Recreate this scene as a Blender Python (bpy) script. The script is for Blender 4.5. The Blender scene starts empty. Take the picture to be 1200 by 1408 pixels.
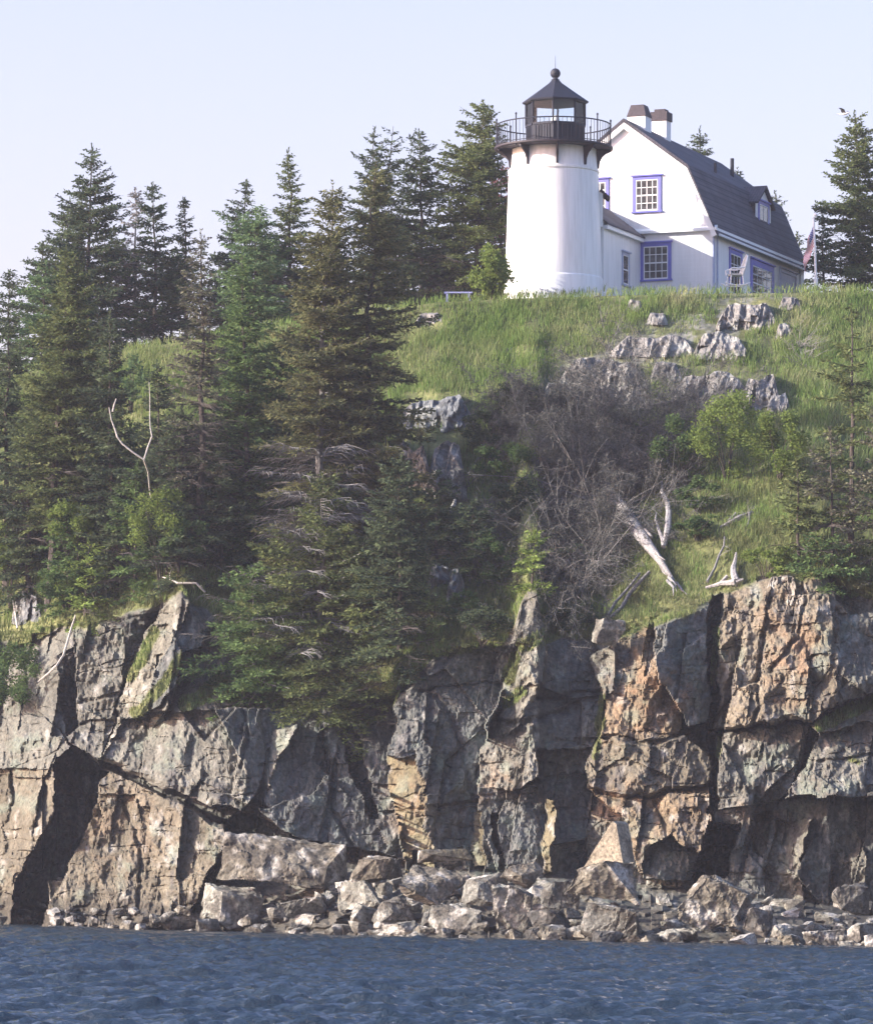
import bpy, bmesh, math, random
import numpy as np
from mathutils import Vector, Matrix

# ------------------------------------------------------------------ scene
scn = bpy.context.scene
COL = scn.collection
F, CH, YH = 6000.0, 3.7, 1150.0      # focal length in photo pixels, eye height (m), horizon row
R_ = math.radians
RNG = np.random.default_rng(7)
random.seed(7)


def PT(px, py, Y):
    """world point seen at photo pixel px,py when it lies Y metres away"""
    return np.stack([(np.asarray(px, float) - 600) / F * Y, np.asarray(Y, float) + 0 * np.asarray(px, float),
                     CH + (YH - np.asarray(py, float)) / F * Y], -1)


def pt(px, py, Y):
    return Vector(((px - 600) / F * Y, Y, CH + (YH - py) / F * Y))


# ------------------------------------------------------------------ noise
_T = np.random.default_rng(3).random((256, 256))


def vnoise(x, y):
    xi = np.floor(x).astype(int); yi = np.floor(y).astype(int)
    u = x - xi; v = y - yi
    u = u * u * (3 - 2 * u); v = v * v * (3 - 2 * v)
    a = _T[xi & 255, yi & 255]; b = _T[(xi + 1) & 255, yi & 255]
    c = _T[xi & 255, (yi + 1) & 255]; d = _T[(xi + 1) & 255, (yi + 1) & 255]
    return (a * (1 - u) + b * u) * (1 - v) + (c * (1 - u) + d * u) * v


def fbm(x, y, o=4):
    s = 0; a = 1; n = 0
    for i in range(o):
        s = s + a * vnoise(x * 2 ** i + 17.3 * i, y * 2 ** i + 5.7 * i); n += a; a *= .5
    return s / n - .5


def fbm3(P, sc, o=3):
    x, y, z = P[..., 0] * sc, P[..., 1] * sc, P[..., 2] * sc
    return (fbm(x + .7 * z, y + .3 * z, o) + fbm(y - .4 * x + 31, z + 11.5, o) + fbm(z + 57, x + .5 * y + 3, o)) / 1.7


def facets(x, y, seed, tilt):
    """Worley cells, every cell a tilted plane: value, distance to the cell border"""
    g = np.random.default_rng(seed)
    J = g.random((64, 64, 2)); K = g.normal(size=(64, 64, 3))
    xi = np.floor(x).astype(int); yi = np.floor(y).astype(int)
    b1 = np.full(x.shape, 9e9); b2 = np.full(x.shape, 9e9); val = np.zeros(x.shape)
    for dx in (-1, 0, 1):
        for dy in (-1, 0, 1):
            cx = xi + dx; cy = yi + dy
            j = J[cx & 63, cy & 63]; k = K[cx & 63, cy & 63]
            ox = x - cx - j[..., 0]; oy = y - cy - j[..., 1]
            d = ox * ox + oy * oy
            v = k[..., 0] * .5 + tilt * (k[..., 1] * ox + .6 * k[..., 2] * oy)
            m = d < b1
            b2 = np.where(m, b1, np.minimum(b2, d)); val = np.where(m, v, val); b1 = np.where(m, d, b1)
    return val, np.sqrt(b2) - np.sqrt(b1)


def chips(x, y, seed, tilt=.5, c=.9):
    """broken stone: upper envelope of hollow four sided chips, flat facets meeting in sharp arrises"""
    g = np.random.default_rng(seed)
    J = g.random((64, 64, 2)); K = g.normal(size=(64, 64, 3)); A = g.uniform(0, 1.57, (64, 64))
    xi = np.floor(x).astype(int); yi = np.floor(y).astype(int)
    best = np.full(x.shape, -9e9)
    for dx in (-1, 0, 1):
        for dy in (-1, 0, 1):
            cx = xi + dx; cy = yi + dy
            j = J[cx & 63, cy & 63]; k = K[cx & 63, cy & 63]; a = A[cx & 63, cy & 63]
            ox = x - cx - j[..., 0]; oy = y - cy - j[..., 1]
            ca = np.cos(a); sa = np.sin(a)
            v = k[..., 0] * .25 + tilt * (k[..., 1] * ox + .6 * k[..., 2] * oy) - c * (np.abs(ox * ca + oy * sa) + np.abs(oy * ca - ox * sa))
            best = np.maximum(best, v)
    return best + .45


def inpoly(px, py, poly):
    out = np.zeros(px.shape, bool)
    xs = [p[0] for p in poly]; ys = [p[1] for p in poly]
    bb = (px > min(xs)) & (px < max(xs)) & (py > min(ys)) & (py < max(ys))
    X = px[bb]; Y = py[bb]; r = np.zeros(X.shape, bool)
    for (x1, y1), (x2, y2) in zip(poly, poly[1:] + poly[:1]):
        if y1 == y2: continue
        c = ((y1 > Y) != (y2 > Y)) & (X < (x2 - x1) * (Y - y1) / (y2 - y1) + x1)
        r ^= c
    out[bb] = r
    return out


def segdist(px, py, pts):
    d = np.full(px.shape, 1e9)
    for (x1, y1), (x2, y2) in zip(pts, pts[1:]):
        dx, dy = x2 - x1, y2 - y1
        t = np.clip(((px - x1) * dx + (py - y1) * dy) / (dx * dx + dy * dy + 1e-9), 0, 1)
        d = np.minimum(d, np.hypot(px - x1 - t * dx, py - y1 - t * dy))
    return d


# ------------------------------------------------------------------ mesh helpers
def tag(o, label=None, cat=None, group=None, kind=None):
    if label: o['label'] = label
    if cat: o['category'] = cat
    if group: o['group'] = group
    if kind: o['kind'] = kind
    return o


def link(name, me, mat=None, parent=None):
    o = bpy.data.objects.new(name, me); COL.objects.link(o)
    if mat is not None and me is not None: me.materials.append(mat)
    if parent is not None: o.parent = parent
    return o


def empty(name, loc=(0, 0, 0), rz=0.0):
    o = bpy.data.objects.new(name, None); COL.objects.link(o)
    o.location = loc; o.rotation_euler = (0, 0, rz); o.empty_display_size = .2
    return o


def mesh_np(name, V, faces, col=None, smooth=False):
    """faces: list of (n,k) index arrays"""
    me = bpy.data.meshes.new(name)
    V = np.asarray(V, np.float32)
    faces = [np.asarray(f, np.int32) for f in faces if len(f)]
    loops = np.concatenate([f.ravel() for f in faces])
    tot = np.concatenate([np.full(len(f), f.shape[1], np.int32) for f in faces])
    start = np.concatenate([[0], np.cumsum(tot)[:-1]]).astype(np.int32)
    me.vertices.add(len(V)); me.vertices.foreach_set('co', V.ravel())
    me.loops.add(len(loops)); me.loops.foreach_set('vertex_index', loops)
    me.polygons.add(len(tot)); me.polygons.foreach_set('loop_start', start); me.polygons.foreach_set('loop_total', tot)
    me.polygons.foreach_set('use_smooth', np.full(len(tot), smooth, bool))
    me.update(calc_edges=True)
    if col is not None:
        a = me.color_attributes.new('Col', 'FLOAT_COLOR', 'POINT')
        c = np.ones((len(V), 4), np.float32); c[:, :3] = col
        a.data.foreach_set('color', c.ravel())
    return me


class MB:
    """collects shapes for ONE mesh"""
    def __init__(s): s.V = []; s.F = {}; s.n = 0
    def add(s, V, faces):
        for f in faces: s.F.setdefault(len(f), []).append([i + s.n for i in f])
        s.V += [tuple(v) for v in V]; s.n += len(V); return s
    def box(s, x0, x1, y0, y1, z0, z1):
        V = [(x, y, z) for z in (z0, z1) for y in (y0, y1) for x in (x0, x1)]
        return s.add(V, [(0, 2, 3, 1), (4, 5, 7, 6), (0, 1, 5, 4), (2, 6, 7, 3), (0, 4, 6, 2), (1, 3, 7, 5)])
    def ring(s, prof, n=32, ph=0.0, cap=True):
        """lathe a (radius, z) profile round the z axis"""
        V = []; Fs = []
        for r, z in prof:
            for k in range(n):
                a = ph + 2 * math.pi * k / n
                V.append((r * math.cos(a), r * math.sin(a), z))
        for i in range(len(prof) - 1):
            for k in range(n):
                k2 = (k + 1) % n
                Fs.append((i * n + k, i * n + k2, (i + 1) * n + k2, (i + 1) * n + k))
        if cap:
            Fs.append(tuple(range(n))[::-1]); Fs.append(tuple((len(prof) - 1) * n + k for k in range(n)))
        return s.add(V, Fs)
    def tube(s, pts, rad, n=6):
        pts = [Vector(p) for p in pts]
        if not hasattr(rad, '__len__'): rad = [rad] * len(pts)
        V = []; Fs = []
        for i, p in enumerate(pts):
            d = (pts[min(i + 1, len(pts) - 1)] - pts[max(i - 1, 0)]).normalized()
            u = d.cross(Vector((0.12, 1, .05)))
            if u.length < .05: u = d.cross(Vector((1, 0, 0)))
            u.normalize(); w = d.cross(u)
            for k in range(n):
                a = 2 * math.pi * k / n
                V.append(p + (u * math.cos(a) + w * math.sin(a)) * rad[i])
        for i in range(len(pts) - 1):
            for k in range(n):
                k2 = (k + 1) % n
                Fs.append((i * n + k, i * n + k2, (i + 1) * n + k2, (i + 1) * n + k))
        Fs.append(tuple(range(n))[::-1]); Fs.append(tuple((len(pts) - 1) * n + k for k in range(n)))
        return s.add(V, Fs)
    def prism(s, poly, y0, y1):
        """extrude an (x,z) outline along y"""
        n = len(poly)
        V = [(x, y0, z) for x, z in poly] + [(x, y1, z) for x, z in poly]
        Fs = [tuple(range(n)), tuple(range(2 * n - 1, n - 1, -1))]
        for k in range(n): Fs.append((k, k + n, (k + 1) % n + n, (k + 1) % n))
        return s.add(V, Fs)
    def mesh(s, name, smooth=False, col=None):
        me = mesh_np(name, s.V, [np.array(f) for f in s.F.values()], col, smooth)
        bm = bmesh.new(); bm.from_mesh(me); bmesh.ops.recalc_face_normals(bm, faces=bm.faces[:]); bm.to_mesh(me); bm.free()
        return me
    def build(s, name, mat, parent=None, smooth=False):
        return link(name, s.mesh(name, smooth), mat, parent)


# ------------------------------------------------------------------ materials
def new_mat(name):
    m = bpy.data.materials.new(name); m.use_nodes = True
    nt = m.node_tree; b = nt.nodes['Principled BSDF']
    return m, nt, b


def nd(nt, t, **kw):
    n = nt.nodes.new(t)
    for k, v in kw.items():
        if k in n.inputs: n.inputs[k].default_value = v
        else: setattr(n, k, v)
    return n


def paint(name, c, rough=.5, var=.12, scale=3.0, bump=.0, metal=0.0, dirt=None):
    m, nt, b = new_mat(name); L = nt.links
    tc = nd(nt, 'ShaderNodeTexCoord')
    no = nd(nt, 'ShaderNodeTexNoise', Scale=scale, Detail=6.0, Roughness=.6)
    L.new(tc.outputs['Object'], no.inputs['Vector'])
    rp = nd(nt, 'ShaderNodeValToRGB')
    rp.color_ramp.elements[0].position = .3; rp.color_ramp.elements[1].position = .7
    d = dirt or [x * (1 - var * 2) for x in c]
    rp.color_ramp.elements[0].color = (*d, 1); rp.color_ramp.elements[1].color = (*c, 1)
    L.new(no.outputs['Fac'], rp.inputs['Fac']); L.new(rp.outputs['Color'], b.inputs['Base Color'])
    b.inputs['Roughness'].default_value = rough; b.inputs['Metallic'].default_value = metal
    if bump:
        bp = nd(nt, 'ShaderNodeBump', Strength=bump, Distance=.03)
        n2 = nd(nt, 'ShaderNodeTexNoise', Scale=scale * 6, Detail=5.0)
        L.new(tc.outputs['Object'], n2.inputs['Vector']); L.new(n2.outputs['Fac'], bp.inputs['Height']); L.new(bp.outputs['Normal'], b.inputs['Normal'])
    return m


def vcol_mat(name, rough=.9, fine=7.0, amt=.45, bump=.6, dist=.06, spec=.2):
    """vertex albedo with shader level grain and bump (rock, soil)"""
    m, nt, b = new_mat(name); L = nt.links
    at = nd(nt, 'ShaderNodeAttribute', attribute_name='Col')
    tc = nd(nt, 'ShaderNodeTexCoord')
    no = nd(nt, 'ShaderNodeTexNoise', Scale=fine, Detail=8.0, Roughness=.68)
    L.new(tc.outputs['Object'], no.inputs['Vector'])
    mr = nd(nt, 'ShaderNodeMapRange'); mr.inputs[1].default_value = .3; mr.inputs[2].default_value = .7
    mr.inputs[3].default_value = 1 - amt; mr.inputs[4].default_value = 1 + amt
    L.new(no.outputs['Fac'], mr.inputs[0])
    mx = nd(nt, 'ShaderNodeVectorMath', operation='SCALE')
    L.new(at.outputs['Color'], mx.inputs[0]); L.new(mr.outputs[0], mx.inputs['Scale'])
    L.new(mx.outputs[0], b.inputs['Base Color'])
    bp = nd(nt, 'ShaderNodeBump', Strength=bump, Distance=dist)
    L.new(no.outputs['Fac'], bp.inputs['Height']); L.new(bp.outputs['Normal'], b.inputs['Normal'])
    b.inputs['Roughness'].default_value = rough; b.inputs['Specular IOR Level'].default_value = spec
    return m


def leaf_mat(name, trans=.25, rough=.75):
    m = bpy.data.materials.new(name); m.use_nodes = True; nt = m.node_tree; nt.nodes.clear(); L = nt.links
    out = nd(nt, 'ShaderNodeOutputMaterial'); at = nd(nt, 'ShaderNodeAttribute', attribute_name='Col')
    di = nd(nt, 'ShaderNodeBsdfDiffuse', Roughness=.5); tr = nd(nt, 'ShaderNodeBsdfTranslucent')
    mx = nd(nt, 'ShaderNodeMixShader'); mx.inputs[0].default_value = trans
    L.new(at.outputs['Color'], di.inputs['Color']); L.new(at.outputs['Color'], tr.inputs['Color'])
    L.new(di.outputs[0], mx.inputs[1]); L.new(tr.outputs[0], mx.inputs[2]); L.new(mx.outputs[0], out.inputs[0])
    return m


M = {}
M['rock'] = vcol_mat('weathered_rock', fine=6.0, amt=.5, bump=.55, dist=.06)
M['boulder'] = vcol_mat('shore_boulder', fine=9.0, amt=.7, bump=.75, dist=.05)
M['soil'] = vcol_mat('hill_soil', fine=5.0, amt=.4, bump=.4)
M['needle'] = leaf_mat('needles', .28)
M['leaf'] = leaf_mat('broad_leaves', .35)
M['blade'] = leaf_mat('grass_blades', .35)
M['bark'] = paint('spruce_bark', (.085, .07, .06), .95, .3, 8, .6)
M['deadtwig'] = paint('grey_dead_twigs', (.18, .174, .166), .95, .3, 9, .4)
M['deadwood'] = paint('grey_dead_wood', (.24, .232, .224), .95, .3, 9, .5)
M['bleached'] = paint('bleached_wood', (.42, .40, .39), .9, .28, 14, .6, dirt=(.13, .12, .12))
M['birch'] = paint('pale_bark', (.50, .47, .42), .85, .2, 8, .3)
M['white'] = paint('white_paint', (.80, .80, .80), .55, .035, 1.6, .08)
M['tower'] = paint('white_tower_paint', (.80, .80, .80), .5, .04, 1.2, .15)
M['trim'] = paint('white_trim', (.80, .80, .79), .5, .03, 4)
M['blue'] = paint('periwinkle_paint', (.14, .145, .50), .5, .05, 4)
def weathered(m, kind):
    """painted brickwork or clapboards: courses in relief, faint vertical weather streaks in the paint"""
    nt = m.node_tree; L = nt.links; b = nt.nodes['Principled BSDF']; tc = nd(nt, 'ShaderNodeTexCoord')
    if kind == 'brick':
        sx = nd(nt, 'ShaderNodeSeparateXYZ'); L.new(tc.outputs['Object'], sx.inputs[0])
        at = nd(nt, 'ShaderNodeMath', operation='ARCTAN2'); L.new(sx.outputs['Y'], at.inputs[0]); L.new(sx.outputs['X'], at.inputs[1])
        ml = nd(nt, 'ShaderNodeMath', operation='MULTIPLY'); ml.inputs[1].default_value = 2.1; L.new(at.outputs[0], ml.inputs[0])
        cb = nd(nt, 'ShaderNodeCombineXYZ'); L.new(ml.outputs[0], cb.inputs[0]); L.new(sx.outputs['Z'], cb.inputs[1])
        t = nd(nt, 'ShaderNodeTexBrick', Scale=1.0); t.inputs['Brick Width'].default_value = .26; t.inputs['Row Height'].default_value = .09; t.inputs['Mortar Size'].default_value = .008
        L.new(cb.outputs[0], t.inputs['Vector']); h = t.outputs['Fac']; inv = True; st = .35; ds = .012
    else:
        t = nd(nt, 'ShaderNodeTexWave', wave_type='BANDS', bands_direction='Z', wave_profile='SAW', Scale=1.5); L.new(tc.outputs['Object'], t.inputs['Vector']); h = t.outputs['Fac']; inv = False; st = .5; ds = .02
    bp = nd(nt, 'ShaderNodeBump', Strength=st, Distance=ds); bp.invert = inv; L.new(h, bp.inputs['Height']); L.new(bp.outputs['Normal'], b.inputs['Normal'])
    mp = nd(nt, 'ShaderNodeMapping'); mp.inputs['Scale'].default_value = (5, 5, .35); L.new(tc.outputs['Object'], mp.inputs[0])
    no = nd(nt, 'ShaderNodeTexNoise', Scale=1.0, Detail=6.0, Roughness=.65); L.new(mp.outputs[0], no.inputs['Vector'])
    rp = nd(nt, 'ShaderNodeValToRGB'); rp.color_ramp.elements[0].position = .36; rp.color_ramp.elements[1].position = .56
    rp.color_ramp.elements[0].color = (*((.71, .71, .70) if kind == 'brick' else (.76, .76, .755)), 1); rp.color_ramp.elements[1].color = (.82, .82, .82, 1)
    L.new(no.outputs['Fac'], rp.inputs['Fac']); L.new(rp.outputs['Color'], b.inputs['Base Color'])


weathered(M['tower'], 'brick'); weathered(M['white'], 'boards')
M['black'] = paint('black_iron', (.007, .010, .026), .7, .2, 6)
M['maroon'] = paint('dark_red_iron', (.018, .010, .020), .65, .2, 6)
M['brick'] = paint('chimney_brick', (.075, .062, .072), .9, .25, 12, .4)
M['pole'] = paint('white_pole', (.78, .78, .78), .4, .03, 4)
M['wicker'] = paint('white_wicker', (.66, .64, .58), .8, .12, 20, .4)
M['bench'] = paint('pale_blue_wood', (.32, .35, .66), .6, .08, 6)
M['panel'] = paint('grey_blue_panel', (.42, .46, .62), .55, .1, 5)
M['curtain'] = paint('pale_curtain', (.45, .45, .48), .8, .1, 8)


def glass_dark(name, c):
    m, nt, b = new_mat(name); L = nt.links
    tc = nd(nt, 'ShaderNodeTexCoord'); no = nd(nt, 'ShaderNodeTexNoise', Scale=2.2, Detail=3.0)
    rp = nd(nt, 'ShaderNodeValToRGB'); rp.color_ramp.elements[0].position = .38; rp.color_ramp.elements[1].position = .62
    rp.color_ramp.elements[0].color = (*[x * .25 for x in c], 1); rp.color_ramp.elements[1].color = (*c, 1)
    L.new(tc.outputs['Object'], no.inputs['Vector']); L.new(no.outputs['Fac'], rp.inputs['Fac']); L.new(rp.outputs['Color'], b.inputs['Base Color'])
    b.inputs['Roughness'].default_value = .06; b.inputs['Specular IOR Level'].default_value = .6
    return m


M['pane'] = glass_dark('window_pane', (.10, .095, .10))


def lantern_glass():
    m = bpy.data.materials.new('lantern_glass'); m.use_nodes = True; nt = m.node_tree; nt.nodes.clear(); L = nt.links
    out = nd(nt, 'ShaderNodeOutputMaterial'); t = nd(nt, 'ShaderNodeBsdfTransparent', Color=(.95, .975, .985, 1))
    g = nd(nt, 'ShaderNodeBsdfGlossy', Roughness=.03); fr = nd(nt, 'ShaderNodeFresnel', IOR=1.22)
    mx = nd(nt, 'ShaderNodeMixShader')
    L.new(fr.outputs[0], mx.inputs[0]); L.new(t.outputs[0], mx.inputs[1]); L.new(g.outputs[0], mx.inputs[2]); L.new(mx.outputs[0], out.inputs[0])
    return m


M['glass'] = lantern_glass()


def shingle_mat(name, c1, c2):
    m, nt, b = new_mat(name); L = nt.links
    tc = nd(nt, 'ShaderNodeTexCoord'); mp = nd(nt, 'ShaderNodeMapping')
    mp.inputs['Rotation'].default_value = (R_(90), 0, R_(90))
    L.new(tc.outputs['Object'], mp.inputs['Vector'])
    br = nd(nt, 'ShaderNodeTexBrick', Scale=1.0)
    br.inputs['Color1'].default_value = (*c1, 1); br.inputs['Color2'].default_value = (*c2, 1); br.inputs['Mortar'].default_value = (*[x * .5 for x in c1], 1)
    br.inputs['Mortar Size'].default_value = .012; br.inputs['Brick Width'].default_value = .3; br.inputs['Row Height'].default_value = .14; br.inputs['Bias'].default_value = .1
    L.new(mp.outputs[0], br.inputs['Vector'])
    no = nd(nt, 'ShaderNodeTexNoise', Scale=.9, Detail=5.0); L.new(tc.outputs['Object'], no.inputs['Vector'])
    mr = nd(nt, 'ShaderNodeMapRange'); mr.inputs[1].default_value = .35; mr.inputs[2].default_value = .65; mr.inputs[3].default_value = .75; mr.inputs[4].default_value = 1.25
    L.new(no.outputs['Fac'], mr.inputs[0])
    sc = nd(nt, 'ShaderNodeVectorMath', operation='SCALE'); L.new(br.outputs['Color'], sc.inputs[0]); L.new(mr.outputs[0], sc.inputs['Scale'])
    L.new(sc.outputs[0], b.inputs['Base Color']); b.inputs['Roughness'].default_value = .85
    bp = nd(nt, 'ShaderNodeBump', Strength=.5, Distance=.03); L.new(br.outputs['Fac'], bp.inputs['Height']); bp.invert = True
    L.new(bp.outputs['Normal'], b.inputs['Normal'])
    return m


M['shingle'] = shingle_mat('dark_shingles', (.055, .052, .068), (.075, .068, .085))

# ------------------------------------------------------------------ terrain: profile lines in photo columns
XS = np.array([-900, -400, 0, 60, 110, 165, 210, 250, 300, 360, 420, 540, 600, 650, 695, 706, 714, 726, 738, 746, 752, 820, 850, 900, 985, 1060, 1130, 1165, 1260, 1600, 2100], float)
CT_ = np.array([900, 880, 870, 862, 852, 852, 835, 806, 862, 955, 970, 962, 900, 885, 884, 866, 826, 803, 808, 850, 874, 876, 868, 852, 818, 796, 786, 812, 830, 850, 870], float)
CRX = np.array([-900, -400, 0, 100, 200, 300, 400, 500, 600, 700, 900, 1200, 1600, 2100], float)
CRY = np.array([560, 545, 520, 500, 478, 463, 446, 430, 416, 411, 405, 401, 414, 444], float)


def ct(x): return np.interp(x, XS, CT_)
def crest(x): return np.interp(x, CRX, CRY)
def cliff_base(x): return np.interp(x, [-900, 250, 310, 480, 600, 800, 1000, 1200, 2100], [1284, 1284, 1232, 1192, 1196, 1205, 1232, 1250, 1262])
def waterline(x): return np.interp(x, [-900, 0, 300, 600, 900, 1200, 2100], [1264, 1272, 1281, 1289, 1296, 1302, 1310])
def Yw(x): return CH * F / (waterline(x) - YH)
def Yc(x): return np.maximum(np.interp(x, [-900, 0, 300, 600, 900, 1200, 2100], [186, 181.5, 174, 169, 165.5, 163, 158]), Yw(x) + 1.0)
def Ycr(x): return np.interp(x, [-900, 0, 300, 600, 2100], [203, 199.5, 198, 195.5, 195.5])


# (polygon, depth offset m, x tilt m/100px (negative faces left), y tilt, rock colour key; pale/yellow also paint in sunlight, blue/dark shade)
FAC = [
 ([(-60, 985), (60, 985), (100, 1028), (78, 1062), (-60, 1055)], -1.6, -.6, -1.5, 'grey'),
 ([(-60, 1052), (78, 1062), (66, 1128), (32, 1188), (15, 1275), (-60, 1275)], -2.6, -1.6, -1.2, 'brown'),
 ([(78, 1045), (100, 1020), (150, 1062), (106, 1166), (68, 1275), (10, 1275), (32, 1186), (66, 1126)], 2.4, 1.2, 0, 'blue'),
 ([(110, 853), (165, 853), (171, 940), (152, 1000), (140, 1048), (98, 1022), (102, 950)], -1.0, .2, -.8, 'grey'),
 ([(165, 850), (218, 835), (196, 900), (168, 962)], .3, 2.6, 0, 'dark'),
 ([(25, 890), (106, 855), (103, 950), (98, 1022), (60, 985), (40, 940)], -.5, -1.6, -1.2, 'grey'),
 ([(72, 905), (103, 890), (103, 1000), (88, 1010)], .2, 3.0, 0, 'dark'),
 ([(218, 838), (252, 803), (264, 830), (226, 900), (190, 980), (165, 1048), (140, 1048), (168, 955)], -1.8, -1.6, -1.0, 'pale'),
 ([(264, 830), (292, 798), (302, 850), (272, 900), (216, 975), (190, 980), (226, 900)], -1.3, 3.0, -.8, 'blue'),
 ([(272, 900), (302, 850), (420, 960), (290, 975), (165, 985), (216, 975)], -1.2, .8, -3.0, 'grey'),
 ([(165, 985), (290, 975), (313, 1010), (349, 1090), (331, 1113), (270, 1100), (205, 1073), (142, 1046)], -2.2, -.4, -.9, 'grey'),
 ([(290, 975), (440, 972), (452, 1060), (420, 1100), (372, 1112), (349, 1090), (313, 1010)], -1.8, 2.4, -.3, 'blue'),
 ([(384, 1000), (408, 996), (374, 1070), (357, 1108), (350, 1092)], -2.2, -3.0, 0, 'pale'),
 ([(440, 972), (546, 962), (531, 1040), (560, 1182), (470, 1167), (380, 1141), (350, 1112), (420, 1100), (452, 1060)], -.6, 2.4, 0, 'blue'),
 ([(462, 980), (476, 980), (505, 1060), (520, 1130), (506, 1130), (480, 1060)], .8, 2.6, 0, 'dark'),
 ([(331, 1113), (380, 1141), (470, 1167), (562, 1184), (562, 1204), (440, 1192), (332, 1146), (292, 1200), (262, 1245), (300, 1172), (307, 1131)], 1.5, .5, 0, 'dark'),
 ([(150, 1060), (206, 1082), (307, 1133), (300, 1172), (268, 1235), (220, 1275), (58, 1275), (106, 1168)], -3.2, -.5, -1.6, 'brown'),
 ([(546, 962), (612, 893), (708, 888), (692, 950), (660, 1050), (653, 1200), (560, 1200), (531, 1040)], .2, 2.0, -.3, 'blue'),
 ([(531, 1040), (574, 1036), (584, 1100), (600, 1205), (562, 1205)], -.3, -2.6, 0, 'yellow'),
 ([(580, 1105), (640, 1105), (640, 1200), (600, 1205)], -.5, 1.5, 0, 'grey'),
 ([(690, 937), (736, 880), (822, 878), (832, 950), (816, 1032), (660, 1034), (664, 1000)], -1.4, 2.2, -.3, 'blue'),
 ([(690, 937), (736, 880), (750, 890), (737, 960), (668, 1032), (658, 1034)], -1.8, -2.4, -.6, 'pale'),
 ([(660, 1026), (726, 985), (740, 1072), (702, 1091), (655, 1086)], -2.2, -1.4, -1.0, 'grey'),
 ([(655, 1086), (702, 1091), (816, 1062), (802, 1215), (668, 1210)], -.4, 2.0, 0, 'blue'),
 ([(752, 1103), (766, 1103), (760, 1200), (749, 1200)], -1.0, -5.0, 0, 'yellow'),
 ([(652, 1120), (664, 1120), (670, 1195), (654, 1195)], -.9, -4.0, 0, 'yellow'),
 ([(678, 1120), (686, 1120), (695, 1200), (688, 1200)], -.9, -4.0, 0, 'yellow'),
 ([(700, 884), (712, 806), (742, 802), (748, 876), (736, 884)], -1.2, -.8, -.8, 'grey'),
 ([(846, 880), (900, 852), (932, 864), (942, 1010), (977, 1040), (982, 1150), (962, 1210), (880, 1205), (850, 1120), (811, 1082), (811, 1050), (831, 1000)], -2.0, -.2, -.5, 'orange'),
 ([(846, 1015), (945, 1010), (977, 1040), (972, 1075), (900, 1095), (811, 1080), (811, 1048)], -2.6, -.3, -.8, 'brown'),
 ([(898, 852), (986, 814), (986, 985), (952, 1000), (906, 930)], -1.9, 2.8, -.3, 'blue'),
 ([(812, 898), (850, 878), (849, 950), (832, 962)], -1.6, -2.6, 0, 'pale'),
 ([(886, 1172), (920, 1148), (968, 1175), (958, 1212), (886, 1212)], -.9, 1.6, 0, 'blue'),  # overhang shadow, painted in as blue-grey rock
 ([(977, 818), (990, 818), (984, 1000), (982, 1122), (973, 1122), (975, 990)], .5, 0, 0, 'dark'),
 ([(993, 812), (1060, 793), (1130, 780), (1166, 850), (1152, 960), (1116, 996), (1050, 990), (985, 1004)], -2.0, -.4, -.7, 'rust'),
 ([(1060, 900), (1100, 880), (1120, 960), (1112, 992), (1060, 985)], -2.5, -.9, -.9, 'rust'),
 ([(985, 1009), (1050, 996), (1113, 998), (1082, 1093), (1040, 1112), (985, 1114)], -1.6, .1, -.6, 'grey'),
 ([(1152, 846), (1280, 836), (1280, 960), (1152, 966)], -.8, 2.0, -.5, 'grey'),
 ([(1113, 998), (1200, 952), (1280, 932), (1280, 985), (1131, 1010)], -1.2, -.5, -5.0, 'brown'),
 ([(1131, 1006), (1280, 980), (1280, 1086), (1080, 1099), (1086, 1082)], -2.3, -.2, -1.6, 'grey'),
 ([(985, 1114), (1080, 1099), (1280, 1090), (1280, 1300), (975, 1265), (980, 1160)], -.3, .9, .3, 'blue'),
 ([(1068, 1130), (1114, 1125), (1102, 1180), (1108, 1248), (1060, 1244), (1054, 1200)], -.6, -2.0, 0, 'pale'),
 ([(1030, 1120), (1060, 1115), (1050, 1180), (1035, 1170)], -.2, -1.5, 0, 'brown'),
 ([(1150, 1150), (1180, 1140), (1190, 1230), (1140, 1240)], .2, -1.4, 0, 'grey'),
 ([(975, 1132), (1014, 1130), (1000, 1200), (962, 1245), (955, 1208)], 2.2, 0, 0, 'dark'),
]
CRACKS = [([(985, 1005), (1050, 993), (1112, 996)], 4, .7), ([(832, 1012), (900, 1020), (945, 1008), (975, 1000)], 3.5, .6), ([(811, 1082), (850, 1094), (900, 1092), (975, 1078)], 3.5, .6),
          ([(665, 1000), (740, 985), (820, 960)], 3, .5), ([(737, 960), (830, 950)], 3, .5), ([(531, 1120), (590, 1110), (655, 1106)], 2.5, .4), ([(145, 1050), (205, 1075), (307, 1132)], 5, 1.2),
          ([(105, 965), (165, 950)], 2.5, .4), ([(100, 1000), (150, 990)], 2.5, .4), ([(330, 975), (340, 1010), (330, 1060)], 2.5, .4), ([(440, 975), (455, 1060), (452, 1110), (480, 1165)], 3, .5),
          ([(1060, 800), (1050, 880), (1035, 990)], 3, .5), ([(1110, 790), (1100, 870), (1060, 920)], 3, .4), ([(900, 1092), (915, 1150)], 3, .4), ([(600, 960), (640, 1040), (650, 1100)], 2.5, .3),
          ([(170, 1100), (200, 1180), (190, 1250)], 3, .4), ([(20, 1060), (10, 1160), (-20, 1230)], 3, .4), ([(575, 950), (700, 940)], 2.5, .3), ([(1090, 1050), (1200, 1040), (1260, 1045)], 2.5, .3)]

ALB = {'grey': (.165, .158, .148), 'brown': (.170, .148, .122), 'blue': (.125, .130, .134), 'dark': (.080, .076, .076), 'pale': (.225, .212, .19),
       'orange': (.20, .155, .115), 'rust': (.19, .160, .130), 'yellow': (.20, .172, .120)}

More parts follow.
